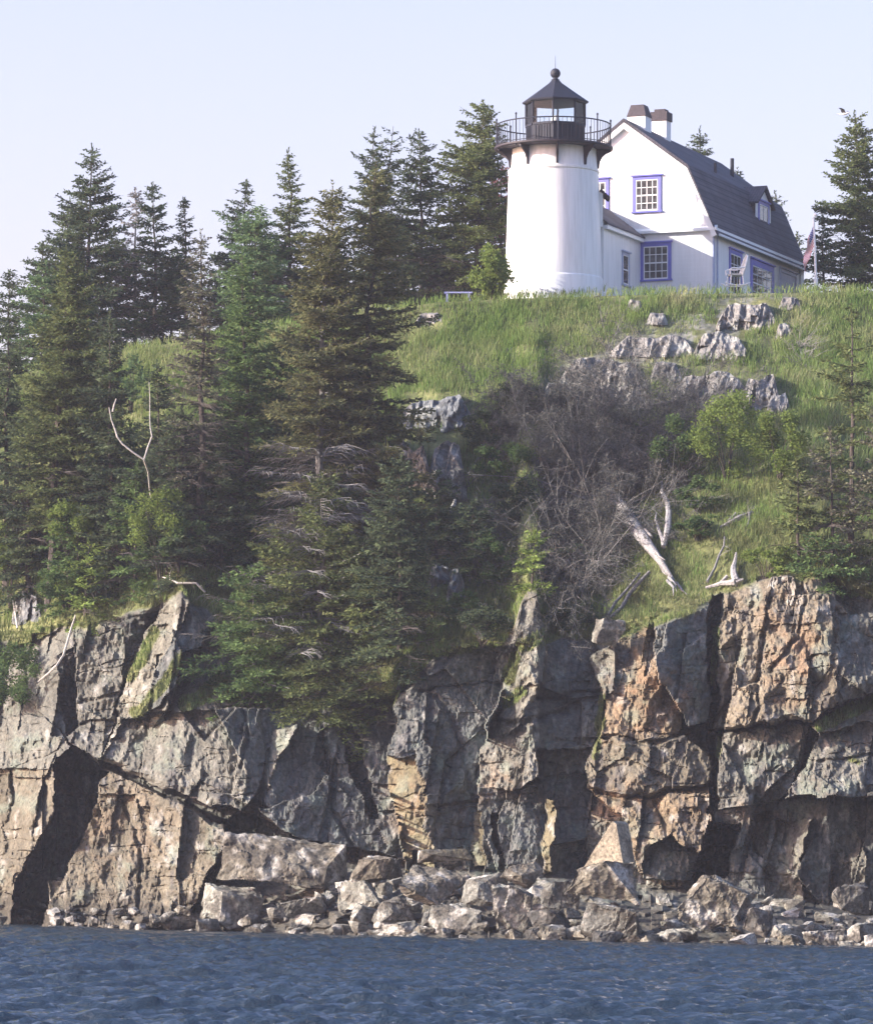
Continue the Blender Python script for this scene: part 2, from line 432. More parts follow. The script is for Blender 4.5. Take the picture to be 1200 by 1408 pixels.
# ledges and gullies where turf grows on the cliff: polyline, radius in px
LEDGES = [([(212, 870), (195, 905), (180, 930)], 8), ([(250, 905), (225, 940), (195, 975)], 8), ([(300, 935), (275, 962), (255, 968)], 11), ([(340, 930), (320, 955)], 13), ([(188, 985), (184, 978)], 6),
          ([(780, 866), (745, 878), (718, 888)], 9), ([(706, 905), (700, 935)], 9), ([(716, 950), (695, 968)], 8), ([(940, 800), (905, 845), (870, 852)], 15), ([(1128, 998), (1165, 980), (1215, 960)], 9),
          ([(95, 835), (55, 862), (20, 885)], 12), ([(990, 1010), (982, 1060)], 3), ([(985, 870), (980, 940)], 4), ([(828, 960), (820, 1040)], 5), ([(1170, 1045), (1180, 1048)], 5), ([(400, 962), (470, 965)], 10)]


def rockiness(px, py):
    """1 on bare cliff, 0 on turf"""
    e = ct(px) + 4 + 34 * fbm(px / 42, py / 42, 4)
    r = np.clip((py - e) / 6 + .5, 0, 1)
    for pl, rad in LEDGES:
        d = segdist(px, py, pl) + 7 * fbm(px / 14 + 3, py / 14, 2)
        r = r * np.clip((d - rad) / 3 + .5, 0, 1)
    return r


def depth(px, py, want_col=False):
    px = np.asarray(px, float); py = np.asarray(py, float)
    T = ct(px); C = crest(px); B = cliff_base(px)
    yc = Yc(px); yt = yc + 3.4
    s = np.clip((T - py) / (T - C), 0, 1.2)
    hill = yt + (Ycr(px) - yt) * s ** 1.12
    u = np.clip((B - py) / (B - T), 0, 1)
    face = yc + (yt - yc) * u ** 1.3
    v = np.clip((py - B) / np.maximum(waterline(px) - B, 3), 0, 1.6)
    apron = yc + (Yw(px) - yc) * v
    base = np.where(py < T, hill, np.where(py < B, face, apron))
    # spur added for shade: right flank turns away from the sun, then a gully
    gm = np.clip((py - 545) / 90, 0, 1) * np.clip((T + 6 - py) / 50, 0, 1)
    base = base + gm * np.interp(px, [380, 540, 600, 790, 900], [0, -2.6, -2.2, 2.4, 0])
    base = base + 1.6 * np.exp(-((px - 640) / 60) ** 2) * np.clip((py - 560) / 80, 0, 1) * np.clip((T + 10 - py) / 60, 0, 1)
    inc = np.clip((py - T + 8) / 20, 0, 1) * np.clip((B + 14 - py) / 20, 0, 1)
    wx = px + 22 * fbm(px / 42, py / 42, 4) + 4 * fbm(px / 9, py / 9, 2)
    wy = py + 20 * fbm(px / 42 + 40, py / 42 + 9, 4) + 4 * fbm(px / 9 + 8, py / 9, 2)
    off = np.zeros(px.shape); key = np.full(px.shape, -1)
    names = list(ALB)
    for i, (poly, o, gx, gy, k) in enumerate(FAC):
        m = inpoly(wx, wy, poly)
        cx = sum(p[0] for p in poly) / len(poly); cy = sum(p[1] for p in poly) / len(poly)
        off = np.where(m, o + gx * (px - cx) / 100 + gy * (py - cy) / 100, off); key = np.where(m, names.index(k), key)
    for pl, w, dp in CRACKS:
        d = segdist(wx, wy, pl); off = off + .75 * dp * np.clip(1.3 - d / w, 0, 1) ** .7
    f1, e1 = facets(px / 75 + .15 * py / 75, py / 120, 11, .75)
    names_blue = names.index('blue')
    smooth_k = np.where(key == names_blue, .55, 1.0)
    vx = px + 5 * fbm(px / 22, py / 22, 3); vy = py + 5 * fbm(px / 22 + 9, py / 22 + 5, 3)
    r = .60 * f1 + smooth_k * (1.0 * chips(vx / 66 + .18 * vy / 62, vy / 78, 12, .7) + .42 * chips(vx / 25 + .15 * vy / 25, vy / 30, 13, .7) + .16 * chips(vx / 10.5 + .2 * vy / 10, vy / 12, 14, .6))
    rid = np.abs(fbm(px / 11 + .16 * py / 11, py / 80, 4))
    r = r + .30 * rid * smooth_k + .35 * fbm(px / 34, py / 38, 4) * smooth_k + (.15 + .10 * smooth_k) * fbm(px / 4, py / 6, 3)
    for lv, sd_ in ((21, 0), (47, 5)):   # level joints, stepping from block to block
        w_ = py / lv + 1.6 * fbm(px / 70 + sd_, py / 90, 3) + .6 * f1
        q = np.abs(w_ - np.round(w_)); r = r + smooth_k * .20 * np.clip(.05 - q, 0, .05) * 20 * np.clip(fbm(px / 28 + sd_ * 3, py / 14, 3) * 5, 0, 1)
    hl = 1 - np.clip((py - T) / 20 + .5, 0, 1)
    Y = base + inc * (off + r) + hl * (1.5 * fbm(px / 110, py / 60, 3) + .5 * fbm(px / 26, py / 16, 3)) * np.clip((py - C) / 40, 0, 1)
    Y = Y + (1 - inc) * (1 - hl) * (1.6 * fbm(px / 22, py / 9, 3) + .8 * chips(px / 14, py / 8, 15, .6))
    # crag knobs on the slope
    if not want_col: return Y
    col = np.zeros(px.shape + (3,))
    A = np.array([ALB[k] for k in names])
    base_c = np.where((key < 0)[..., None], np.array(ALB['grey']), A[np.clip(key, 0, None)])
    n1 = fbm(px / 60, py / 90, 4); n2 = fbm(px / 12 + 7, py / 20, 4); n3 = fbm(px / 4, py / 22 + 3, 3)
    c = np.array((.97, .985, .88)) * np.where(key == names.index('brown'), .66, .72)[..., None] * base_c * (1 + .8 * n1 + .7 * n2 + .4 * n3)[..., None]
    # iron stain, pale mineral, dark lichen, each with its own outline
    org = np.zeros(px.shape)
    for ex, ey, rx, ry, w in ((885, 965, 60, 50, 1), (905, 980, 40, 25, 1), (1092, 905, 42, 50, .9), (850, 1108, 60, 32, .8), (560, 1120, 35, 70, .45), (1085, 930, 30, 40, .8), (1030, 1130, 60, 26, .5), (680, 1080, 40, 30, .5), (150, 1140, 80, 60, .3), (1060, 860, 30, 40, .5)):
        org = np.maximum(org, w * np.clip(1.4 - np.hypot((px - ex) / rx, (py - ey) / ry), 0, 1))
    org = .75 * org * np.clip(fbm(px / 17, py / 13, 4) * 5 + .5, 0, 1)
    c = c * (1 - org[..., None]) + org[..., None] * np.array((.215, .14, .085))
    pale = np.clip((fbm(px / 11 + 50, py / 22, 4) - .13) * 7, 0, 1) * .48
    c = c * (1 - pale[..., None]) + pale[..., None] * np.array((.33, .32, .295))
    dk = np.clip((fbm(px / 14 + 80, py / 60, 4) - .12) * 9, 0, 1) * .6
    c = c * (1 - dk[..., None]) + dk[..., None] * np.array((.06, .058, .06))
    grn = np.clip((fbm(px / 24 + 20, py / 30 + 60, 4) - .10) * 7, 0, 1) * .35
    c = c * (1 - grn[..., None]) + grn[..., None] * np.array((.15, .19, .15))
    band = np.exp(-(((py - 505 + .40 * (px - 830)) / 34) ** 2)) * np.clip((px - 700) / 80, 0, 1) * np.clip((1100 - px) / 60, 0, 1) * np.clip(fbm(px / 16, py / 7, 4) * 6 + .6, 0, 1)
    # tide band of dark weed
    Z = CH + (YH - py) / F * Y
    td = np.clip((1.5 + 1.4 * fbm(px / 30, py / 8, 3) - Z) / .5, 0, 1)
    c = c * (1 - .75 * td[..., None]) + .75 * td[..., None] * np.array((.045, .04, .032))
    # turf
    g = 1 - rockiness(px, py)
    t1 = fbm(px / 45 + 9, py / 22, 4)
    turf = np.array((.10, .11, .042)) * (1 + .8 * t1[..., None]) + np.clip(t1 - .1, 0, 1)[..., None] * np.array((.25, .2, .12))
    stone = np.array((.20, .195, .175)) * (1 + 1.2 * fbm(px / 6, py / 4, 3))[..., None]
    turf = turf * (1 - .8 * band[..., None]) + .8 * band[..., None] * stone
    c = c * (1 - g[..., None]) + turf * g[..., None]
    return Y, np.clip(c, .01, .8)


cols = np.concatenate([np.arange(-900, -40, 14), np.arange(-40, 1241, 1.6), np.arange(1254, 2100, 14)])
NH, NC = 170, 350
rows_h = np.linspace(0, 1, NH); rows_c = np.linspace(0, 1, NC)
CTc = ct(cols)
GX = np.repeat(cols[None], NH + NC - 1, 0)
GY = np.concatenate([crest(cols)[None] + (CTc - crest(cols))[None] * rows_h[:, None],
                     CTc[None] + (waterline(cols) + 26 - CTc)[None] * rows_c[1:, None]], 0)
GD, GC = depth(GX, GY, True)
GV = PT(GX, GY, GD)


def grid_faces(nr, nc):
    a = np.arange(nr * nc).reshape(nr, nc)
    return np.stack([a[:-1, :-1], a[1:, :-1], a[1:, 1:], a[:-1, 1:]], -1).reshape(-1, 4)


n = len(cols)
hill = link('hillside', mesh_np('hillside', GV[:NH].reshape(-1, 3), [grid_faces(NH, n)], GC[:NH].reshape(-1, 3)), M['soil'])
tag(hill, kind='structure')
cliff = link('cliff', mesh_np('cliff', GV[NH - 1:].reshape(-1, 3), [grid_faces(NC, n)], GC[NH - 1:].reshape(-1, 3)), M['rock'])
tag(cliff, kind='structure')

# plateau behind the crest
cz = GV[0]
pr = np.array([0, 1.5, 4, 8, 15, 30, 60, 120, 260.])
PV = []
for k, dy in enumerate(pr):
    q = cz.copy(); q[:, 0] *= (cz[:, 1] + dy) / cz[:, 1]; q[:, 1] += dy
    q[:, 2] = cz[:, 2] + .62 * (1 - math.exp(-dy / 4)) - .02 * max(dy - 20, 0)
    PV.append(q)
PV = np.array(PV)
pcol = np.full((PV.shape[0] * PV.shape[1], 3), (.08, .095, .035))
plate = link('plateau_ground', mesh_np('plateau_ground', PV.reshape(-1, 3), [grid_faces(PV.shape[0], PV.shape[1])[:, ::-1]], pcol), M['soil'])
tag(plate, kind='structure')


def ground_z(px, Y):
    """height of the plateau where column px meets distance Y"""
    c = float(crest(px)); y0 = float(depth(np.array([px]), np.array([c]))[0]); dy = max(Y - y0, 0)
    return CH + (YH - c) / F * y0 + .62 * (1 - math.exp(-dy / 4)) - .02 * max(dy - 20, 0)


def on_ground(px, py):
    y = float(depth(np.array([float(px)]), np.array([float(py)]))[0])
    return pt(px, py, y)


# ------------------------------------------------------------------ sea
def sea():
    xs = np.concatenate([np.linspace(-500, -40, 24), np.arange(-28, 28.01, .085), np.linspace(40, 500, 24)])
    ys = np.concatenate([np.linspace(-80, 76, 20), np.arange(80, 190, .12), np.linspace(196, 420, 10)])
    X, Y = np.meshgrid(xs, ys)
    g = np.random.default_rng(5)
    Z = np.zeros(X.shape)
    wind = R_(-97)
    for i in range(130):
        lam = .32 * (13 ** (g.random() ** 1.25))
        a = wind + g.normal() * .33
        k = 2 * math.pi / lam
        amp = .0090 * lam ** .5 * (0.5 + g.random())
        ph = k * (X * math.cos(a) + Y * math.sin(a)) + g.random() * 6.28
        Z += amp * (np.sin(ph) + .28 * np.cos(2 * ph))
    gust = .55 + .9 * (fbm(X / 14 + 3, Y / 20, 3) + .5)
    calm = np.clip((Yw(X / 165 * F + 600) - Y + 2) / 16, .16, 1)
    Z *= gust * calm * (np.abs(X) < 30) * (Y > 78)
    me = mesh_np('sea', np.stack([X, Y, Z], -1).reshape(-1, 3), [grid_faces(len(ys), len(xs))[:, ::-1]], None, True)
    m, nt, b = new_mat('sea_water'); L = nt.links
    b.inputs['Base Color'].default_value = (.014, .025, .037, 1); b.inputs['Roughness'].default_value = .045; b.inputs['IOR'].default_value = 1.33
    tc = nd(nt, 'ShaderNodeTexCoord'); mp = nd(nt, 'ShaderNodeMapping'); mp.inputs['Scale'].default_value = (.8, 1.2, 1)
    no = nd(nt, 'ShaderNodeTexNoise', Scale=4.5, Detail=6.0, Roughness=.65)
    L.new(tc.outputs['Object'], mp.inputs[0]); L.new(mp.outputs[0], no.inputs['Vector'])
    bp = nd(nt, 'ShaderNodeBump', Strength=1.0, Distance=.10); L.new(no.outputs['Fac'], bp.inputs['Height']); L.new(bp.outputs['Normal'], b.inputs['Normal'])
    tag(link('sea', me, m), kind='structure')


sea()

OUTS = (
    (984, 1070, 408, 448, 'grey', 3, 'broad grey outcrop in the grass just below the house and rocking chair'),
    (952, 1030, 450, 488, 'grey', 3, 'grey outcrop with ribbed face under the broad one below the house'),
    (838, 958, 458, 484, 'pale', 3, 'long low pale ledge of rock in the middle of the hill'),
    (766, 890, 488, 528, 'pale', 4, 'wide pale stepped ledge above the dead fallen spruce'),
    (893, 938, 496, 520, 'pale', 2, 'small pale rock between the wide ledge and the big pale outcrop'),
    (918, 1034, 502, 556, 'pale', 4, 'long big pale outcrop above the tall yellow green shrub'),
    (1018, 1074, 510, 558, 'grey', 1, 'tall blocky grey rock ending the big pale outcrop'),
    (742, 800, 522, 556, 'grey', 2, 'grey rock at the left end of the ledge above the dead fallen spruce'),
    (786, 902, 520, 564, 'pale', 3, 'rough pale rock band right behind the top twigs of the dead spruce'),
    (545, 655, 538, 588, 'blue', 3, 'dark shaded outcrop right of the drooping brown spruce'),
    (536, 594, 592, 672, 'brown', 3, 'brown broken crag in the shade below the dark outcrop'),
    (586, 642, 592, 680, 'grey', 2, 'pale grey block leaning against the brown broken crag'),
    (862, 884, 409, 421, 'grey', 1, 'small grey stone in the grass below the lower gable window'),
    (1070, 1102, 406, 420, 'grey', 2, 'small grey rock in the grass left of the flagpole foot'),
    (1066, 1090, 444, 460, 'grey', 1, 'small grey stone above the dead pinkish shrub'),
    (888, 918, 428, 440, 'grey', 1, 'low grey stone in the grass near the small stone under the gable'),
    (1054, 1086, 536, 562, 'grey', 1, 'grey stone right below the tall blocky rock'),
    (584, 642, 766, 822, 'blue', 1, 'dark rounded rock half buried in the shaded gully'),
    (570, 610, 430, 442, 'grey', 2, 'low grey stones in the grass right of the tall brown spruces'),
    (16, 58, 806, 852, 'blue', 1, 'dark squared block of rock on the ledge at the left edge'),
    (1050, 1100, 782, 826, 'brown', 2, 'brown knob on the brow of the right hand cliff'))

# ------------------------------------------------------------------ grass (stuff)
def grass():
    g = np.random.default_rng(21)
    N = 250000
    px = g.uniform(-30, 1230, N * 2); py = g.uniform(392, 1010, N * 2)
    C = crest(px); T = ct(px)
    ok = (py > C - 3) & ((py < T - 6) | (rockiness(px, py) < .4))
    open_ = (px > 520) | (py < C + 70) | (py > T - 70)
    dens = np.where(py < 600, 1.0, .5) * np.where(open_, 1, .25)
    dens = dens * np.clip(1.0 + 3.0 * fbm(px / 35, py / 18, 3), .1, 1)
    cliffy = py > T
    dens = np.where(cliffy, .9, dens)
    # thin turf over the ledge rock: sparse on the stony band that climbs to the right, none on the outcrop faces
    band = np.exp(-(((py - 505 + .40 * (px - 830)) / 34) ** 2)) * np.clip((px - 700) / 80, 0, 1) * np.clip((1100 - px) / 60, 0, 1)
    dens = dens * (1 - .62 * band)
    for x0, x1, y0, y1, *_ in OUTS:
        e = np.clip(np.minimum(px - x0, x1 - px) / 8, 0, 1) * np.clip((py - y0) / 4, 0, 1) * np.clip((y1 + 9 - py) / 4, 0, 1)
        dens = dens * (1 - .93 * e)
    ok &= g.random(N * 2) < dens
    band = band[ok]
    px = px[ok]; py = py[ok]; cl = cliffy[ok]
    k = np.clip((depth(px, np.maximum(py, crest(px)))), 150, 260)
    back = (py < crest(px) + 4)
    dyb = np.where(back, 3.0 * g.random(len(px)) ** 1.6, 0)
    Y = k + dyb
    P = PT(px, np.maximum(py, crest(px)), Y)
    P[:, 2] += np.where(back, .62 * (1 - np.exp(-dyb / 4)) - .04, 0)
    n_ = len(px)
    hgt = g.uniform(.17, .50, n_) * np.where(cl, .55, 1) * (1 + .9 * fbm(px / 60 + 5, py / 30, 2))
    hgt *= np.where(py > 640, .75, 1) * np.where(back, .75, 1)
    hgt *= 1 - .45 * band
    w = g.uniform(.009, .022, n_)
    a = g.uniform(0, 6.28, n_)
    W = np.stack([np.cos(a), np.sin(a), 0 * a], -1) * w[:, None]
    b = g.uniform(0, 6.28, n_); ln = g.uniform(.1, .55, n_) * hgt
    Ld = np.stack([np.cos(b) * ln + .10 * hgt, np.sin(b) * ln, hgt], -1)
    mid = P + Ld * np.array([.35, .35, .55]); tip = P + Ld
    P[:, 2] -= .05
    V = np.stack([P - W, P + W, mid + W * .8, mid - W * .8, tip], 1).reshape(-1, 3)
    i = np.arange(n_)[:, None] * 5
    t = fbm(px / 55 + 2, py / 26, 3) * 1.7 + g.normal(size=n_) * .22
    t2 = fbm(px / 25 + 60, py / 14, 3) * 1.6 + g.normal(size=n_) * .2
    base = np.array((.185, .255, .080)); straw = np.array((.36, .345, .20)); lush = np.array((.125, .225, .055))
    m1 = np.clip(t + .10 + .5 * band, 0, 1)[:, None]; m2 = np.clip(t2 + .1, 0, 1)[:, None]
    c = base * (1 - m1) + straw * m1; c = c * (1 - m2) + lush * m2
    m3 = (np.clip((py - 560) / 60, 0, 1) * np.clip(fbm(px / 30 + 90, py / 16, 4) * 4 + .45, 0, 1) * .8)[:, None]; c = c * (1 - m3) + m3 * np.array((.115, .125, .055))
    c *= g.uniform(.75, 1.25, n_)[:, None]
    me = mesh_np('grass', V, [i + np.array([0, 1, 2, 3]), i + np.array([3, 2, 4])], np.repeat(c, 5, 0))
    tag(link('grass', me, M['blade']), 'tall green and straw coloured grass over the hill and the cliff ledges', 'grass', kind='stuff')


grass()

# ------------------------------------------------------------------ trees
PAL = {  # needle albedo: two ends
 'dark': ((.027, .038, .025), (.055, .071, .037)), 'olive': ((.042, .055, .024), (.082, .098, .038)), 'brown': ((.042, .048, .024), (.086, .088, .040)),
 'green': ((.035, .058, .024), (.070, .105, .038)), 'pale': ((.046, .076, .038), (.082, .122, .054)), 'grey': ((.075, .072, .066), (.13, .12, .11)),
 'bright': ((.070, .098, .028), (.118, .155, .042)), 'rust': ((.085, .030, .026), (.12, .05, .04)), 'mix': ((.045, .052, .03), (.10, .10, .065))}


def needle_quads(o, d, ln, w, g, roll=1.1):
    """diamond sprays: origins, directions, lengths, widths"""
    up = np.array([0, 0, 1.0]); s = np.cross(d, up); s /= np.linalg.norm(s, axis=1)[:, None] + 1e-6
    v = np.cross(s, d); a = g.uniform(-roll, roll, len(o))[:, None]
    side = s * np.cos(a) + v * np.sin(a)
    m = o + d * (ln * .45)[:, None]
    V = np.stack([o, m + side * w[:, None], o + d * ln[:, None], m - side * w[:, None]], 1)
    return V


def spruce(seed, H, R, cb=.06, shape=.85, wh=.48, nb=8, droop=.25, dens=1.0, dead=None, lean=0.0, pal='dark', side=None, twin=0.0, gap=.19):
    g = np.random.default_rng(seed)
    wood = MB()
    nseg = 9
    wob = g.normal(size=(nseg + 1, 2)) * .012 * H * .4
    tz = np.linspace(0, 1, nseg + 1)
    def axis(z):
        f = z / H
        return np.array([lean * f + np.interp(f, tz, wob[:, 0]) * min(1, f * 4), np.interp(f, tz, wob[:, 1]) * min(1, f * 4), z])
    r0 = .011 * H + .04
    wood.tube([axis(z * H) for z in tz], [r0 * (1 - .93 * t) for t in tz], 7)
    O = []; D = []; LN = []; WD = []; TC = []
    if twin:
        wood.tube([axis(.72 * H), axis(.72 * H) + np.array([twin * .8, 0, .10 * H]), axis(.72 * H) + np.array([twin, .1, .30 * H])], [r0 * .3, r0 * .2, .01], 5)
    z = cb * H
    while z < H * .985:
        f = z / H
        prof = R * (1 - f) ** shape * min(1, .55 + 2.2 * max(f - cb, 0))
        nbz = nb if f < .85 else max(3, nb - 2)
        a0 = g.uniform(0, 6.28)
        for k in range(nbz):
            if g.random() < gap: continue
            az = a0 + 6.28 * k / nbz + g.normal() * .35
            L = prof * g.choice([.5, .75, .95, 1.05, 1.2]) * g.uniform(.85, 1.1) + .10
            if side is not None: L *= 1 + side * math.cos(az)
            L = max(L, .1)
            el = -.30 + .85 * f + g.normal() * .12
            zz = z + g.uniform(-.12, .12)
            p0 = axis(min(max(zz, 0), H))
            if twin and f > .72: p0 = p0 + (np.array([twin * min(1, (f - .72) * 5), 0, 0]) if k % 2 else 0)
            h = np.array([math.cos(az), math.sin(az), 0.0])
            isdead = dead is not None and dead[0] < f < dead[1] and g.random() < dead[2]
            nst = max(3, int(L / .085 * dens))
            t = np.linspace(.10, 1, nst)
            zc = L * (math.tan(el) * t - droop * t ** 2 + (droop * .75) * t ** 3)
            P = p0 + h * (L * t)[:, None]; P[:, 2] += zc
            step = max(1, len(P) // 3)
            wood.tube([p0, *[tuple(q) for q in P[step::step]]], [max(.010, .014 * L)] + [max(.005, .010 * L * (1 - .3 * q)) for q in range(len(P[step::step]))], 3)
            if isdead:
                for q in P[1::2]:
                    for sg in (-1, 1):
                        yaw = az + sg * g.uniform(.4, 1.2); l2 = g.uniform(.2, .6) * min(1.2, L)
                        wood.tube([q, q + np.array([math.cos(yaw) * l2, math.sin(yaw) * l2, g.uniform(-.3, .05) * l2]), q + np.array([math.cos(yaw) * l2 * 1.5, math.sin(yaw) * l2 * 1.5, -.5 * l2])], [.013, .010, .006], 3)
                continue
            bt = g.random() ** 1.2
            for sg in (-1, 1, 0):
                if sg == 0:
                    o = P; yaw = az + g.normal(size=nst) * .25; l2 = np.full(nst, .16) + g.uniform(0, .08, nst)
                else:
                    o = P + g.normal(size=P.shape) * .02
                    yaw = az + sg * g.uniform(.55, 1.25, nst); l2 = np.clip((.14 + .46 * L * (1 - t) ** .6 * t ** .2) * g.uniform(.6, 1.15, nst), .10, .62)
                pit = g.normal(size=nst) * .22 - .03
                d = np.stack([np.cos(yaw) * np.cos(pit), np.sin(yaw) * np.cos(pit), np.sin(pit)], -1)
                reps = np.maximum(1, np.ceil(l2 / .19).astype(int))
                for j in range(reps.max()):
                    m = reps > j
                    if not m.any(): break
                    o2 = o[m] + d[m] * (l2[m] / reps[m] * j)[:, None]
                    dd = d[m] + g.normal(size=(m.sum(), 3)) * .32; dd /= np.linalg.norm(dd, axis=1)[:, None]
                    O.append(o2); D.append(dd); LN.append(np.clip(l2[m] / reps[m] * 1.35, .11, .28)); WD.append(g.uniform(.028, .062, m.sum())); TC.append(np.full(m.sum(), bt))
        z += wh * g.uniform(.6, 1.35) * (1 - .45 * f)
    # leader
    nl = 14; tipz = np.linspace(H * .93, H * 1.01, nl)
    for q in tipz:
        p = axis(min(q, H)); p[2] = q; yaw = g.uniform(0, 6.28, 3)
        d = np.stack([np.cos(yaw) * .6, np.sin(yaw) * .6, np.full(3, .75)], -1)
        O.append(np.repeat(p[None], 3, 0)); D.append(d); LN.append(np.full(3, .16)); WD.append(np.full(3, .03)); TC.append(g.random(3))
    O = np.concatenate(O); D = np.concatenate(D); LN = np.concatenate(LN); WD = np.concatenate(WD); TC = np.concatenate(TC)
    V = needle_quads(O, D, LN, WD, g).reshape(-1, 3)
    c0, c1 = np.array(PAL[pal][0]), np.array(PAL[pal][1])
    t = np.clip(TC * .9 + g.normal(size=len(O)) * .25 + .05, 0, 1)[:, None]
    c = (c0 * .85 * (1 - t) + c1 * 1.15 * t) * 2.15
    if pal == 'mix':
        gm = (g.random(len(O)) < .35)[:, None]; c = np.where(gm, np.array((.12, .115, .10)), c)
    i = np.arange(len(O))[:, None] * 4
    crown = mesh_np('crown', V, [i + np.array([0, 1, 2, 3])], np.repeat(c, 4, 0))
    return crown, wood.mesh('trunk')


NT = [0]


def plant_spruce(tip, base, rpx, pal, label, Y=None, name='spruce_tree', wood='bark', group='spruce trees of the headland', **kw):
    NT[0] += 1
    if Y is None:
        b = on_ground(*base); b.z -= .25; b.y += .15
    else:
        b = pt(base[0], base[1], Y); b.z = min(ground_z(base[0], Y) - .15, 99)
    yy = b.y
    zt = CH + (YH - tip[1]) / F * yy
    H = zt - b.z; lean = (tip[0] - base[0]) / F * yy
    kw.setdefault('shape', .72); kw.setdefault('dead', (0, .4, .22)); kw.setdefault('side', random.uniform(-.22, .22))
    crown, trunk = spruce(100 + NT[0], H, rpx * 1.12 / F * yy, lean=lean, pal=pal, **kw)
    e = empty(name, b); tag(e, label, 'tree', group)
    link('crown', crown, M['needle'], e); link('trunk', trunk, M[wood], e)
    return e


def S(*a, **k): return plant_spruce(*a, **k)


# skyline, left to right
S((13, 374), (12, 530), 40, 'dark', 'small dark spruce top at the extreme left end of the skyline', Y=211)
S((58, 335), (66, 505), 56, 'dark', 'dark spruce forming the left shoulder of the tallest left hand spruce', Y=209)
S((126, 202), (122, 495), 84, 'dark', 'tallest spruce of the left group, its open ragged top standing clear in the sky', Y=210, gap=.22, shape=.75)
S((185, 262), (186, 480), 42, 'grey', 'thin half bare grey spruce just left of a fuller pointed spruce on the skyline', Y=214, gap=.4, dens=.7, wood='deadwood')
S((212, 254), (213, 474), 50, 'dark', 'pointed skyline spruce right beside the thin half bare grey one', Y=212, gap=.18)
S((254, 275), (256, 470), 42, 'dark', 'narrow dark spruce with a knobby tip at the right end of the left skyline group', Y=211, shape=1.0)
S((337, 250), (336, 456), 52, 'dark', 'slim dark spruce rising behind the pale green round topped tree', Y=213, gap=.2)
S((398, 207), (398, 448), 62, 'olive', 'tall skyline spruce with spiky tip and dense skirt beside the pale green tree', Y=213, gap=.2, shape=.95)
S((352, 288), (350, 470), 64, 'pale', 'pale bluish green spruce with a rounded crown in front of two pointed skyline spruces', Y=206, shape=.5, droop=.12, gap=.05)
S((514, 178), (516, 438), 66, 'dark', 'twin tipped dark spruce behind the brownish cone laden spruces', Y=209, twin=.9, shape=.7)
S((579, 182), (580, 430), 68, 'dark', 'broad dark spruce between the twin tipped spruce and the tallest one by the tower', Y=211, shape=.7, gap=.15)
S((667, 142), (652, 422), 84, 'olive', 'big spruce with layered boughs standing immediately left of the lighthouse tower', Y=210, shape=.62, wh=.38, gap=.16)
S((690, 232), (691, 418), 26, 'rust', 'rust red dying conifer squeezed between the big spruce and the white tower', Y=213, shape=.3, gap=.02)
S((625, 300), (622, 422), 60, 'dark', 'low dark spruce filling the shade behind the pale blue bench', Y=213, shape=.5)
S((962, 178), (963, 400), 46, 'dark', 'spruce top showing above the house roof beside the second chimney', Y=236, shape=.6, gap=.2)
S((1012, 234), (1012, 400), 34, 'dark', 'small spruce tip peeping over the ridge left of the dormer', Y=238)
S((1068, 266), (1068, 400), 36, 'dark', 'thin spruce showing past the far gable end of the house', Y=234, gap=.3)
S((1094, 322), (1096, 400), 28, 'dark', 'low spruce between the far end of the house and the flagpole', Y=230)
S((1131, 298), (1132, 400), 34, 'dark', 'short pointed spruce directly right of the flagpole', Y=212)
S((1177, 156), (1184, 402), 74, 'olive', 'tall wind bent spruce at the right edge of the skyline, right of the flagpole', Y=214, gap=.22, shape=.68, wh=.34)
S((1236, 215), (1238, 402), 60, 'dark', 'spruce half cut off by the right edge of the picture behind the wind bent one', Y=217)

# slope and cliff edge
S((62, 362), (58, 530), 44, 'pale', 'light green young conifer lit by the sun on the left shoulder', Y=207, shape=.6)
S((92, 345), (66, 834), 100, 'olive', 'large olive spruce at far left with its bare lower trunk showing', cb=.26, shape=.72, wh=.33, gap=.1)
S((12, 430), (8, 810), 70, 'dark', 'dark spruce at the left edge behind the large olive one', cb=.12)
S((150, 430), (158, 800), 66, 'dark', 'dark spruce right of the large olive spruce, behind the pale bare birch', cb=.18)
S((280, 322), (276, 778), 56, 'mix', 'greyish spruce with sparse dry needles and dead lower boughs', gap=.3, dead=(.1, .5, .7), dens=.9)
S((216, 500), (222, 770), 60, 'dark', 'dark lower spruce between the birch and the greyish dry spruce', cb=.05)
S((335, 350), (341, 778), 82, 'green', 'mid green spruce with straight trunk between the greyish spruce and the tallest cliff spruce', cb=.12, gap=.14)
S((398, 455), (392, 800), 60, 'dark', 'dark spruce tucked behind the tallest cliff spruce')
S((455, 257), (432, 905), 92, 'brown', 'tallest brownish spruce on the cliff edge with grey dead boughs halfway up', wood='deadwood', cb=.16, shape=.55, dead=(.26, .46, .8), gap=.12, wh=.34, nb=7)
S((512, 226), (500, 820), 86, 'brown', 'brownish spruce with drooping right hand boughs and a bare stretch of trunk', cb=.14, shape=.6, droop=.5, side=.35, gap=.28, dead=(.1, .3, .6))
S((446, 655), (438, 985), 128, 'olive', 'wide spreading olive spruce draped over the cliff edge', shape=.6, droop=.35, nb=9, gap=.12, dead=(.3, .95, .25), wood='deadwood')
S((345, 782), (352, 962), 96, 'green', 'low spreading spruce sprawling left of the wide olive one along the cliff edge', shape=.55, droop=.35, gap=.1, dead=(.2, .95, .2), wood='deadwood')
S((522, 770), (514, 968), 84, 'olive', 'low spruce on the cliff edge between the wide olive one and the dark shaded one', shape=.6, droop=.35, gap=.12)
S((552, 630), (546, 940), 66, 'dark', 'dark shaded spruce filling the right flank of the wide spreading one', shape=.6, gap=.08)
S((492, 880), (490, 1030), 62, 'olive', 'short hanging spruce growing from the cliff face below the wide spreading one', shape=.5, droop=.5)
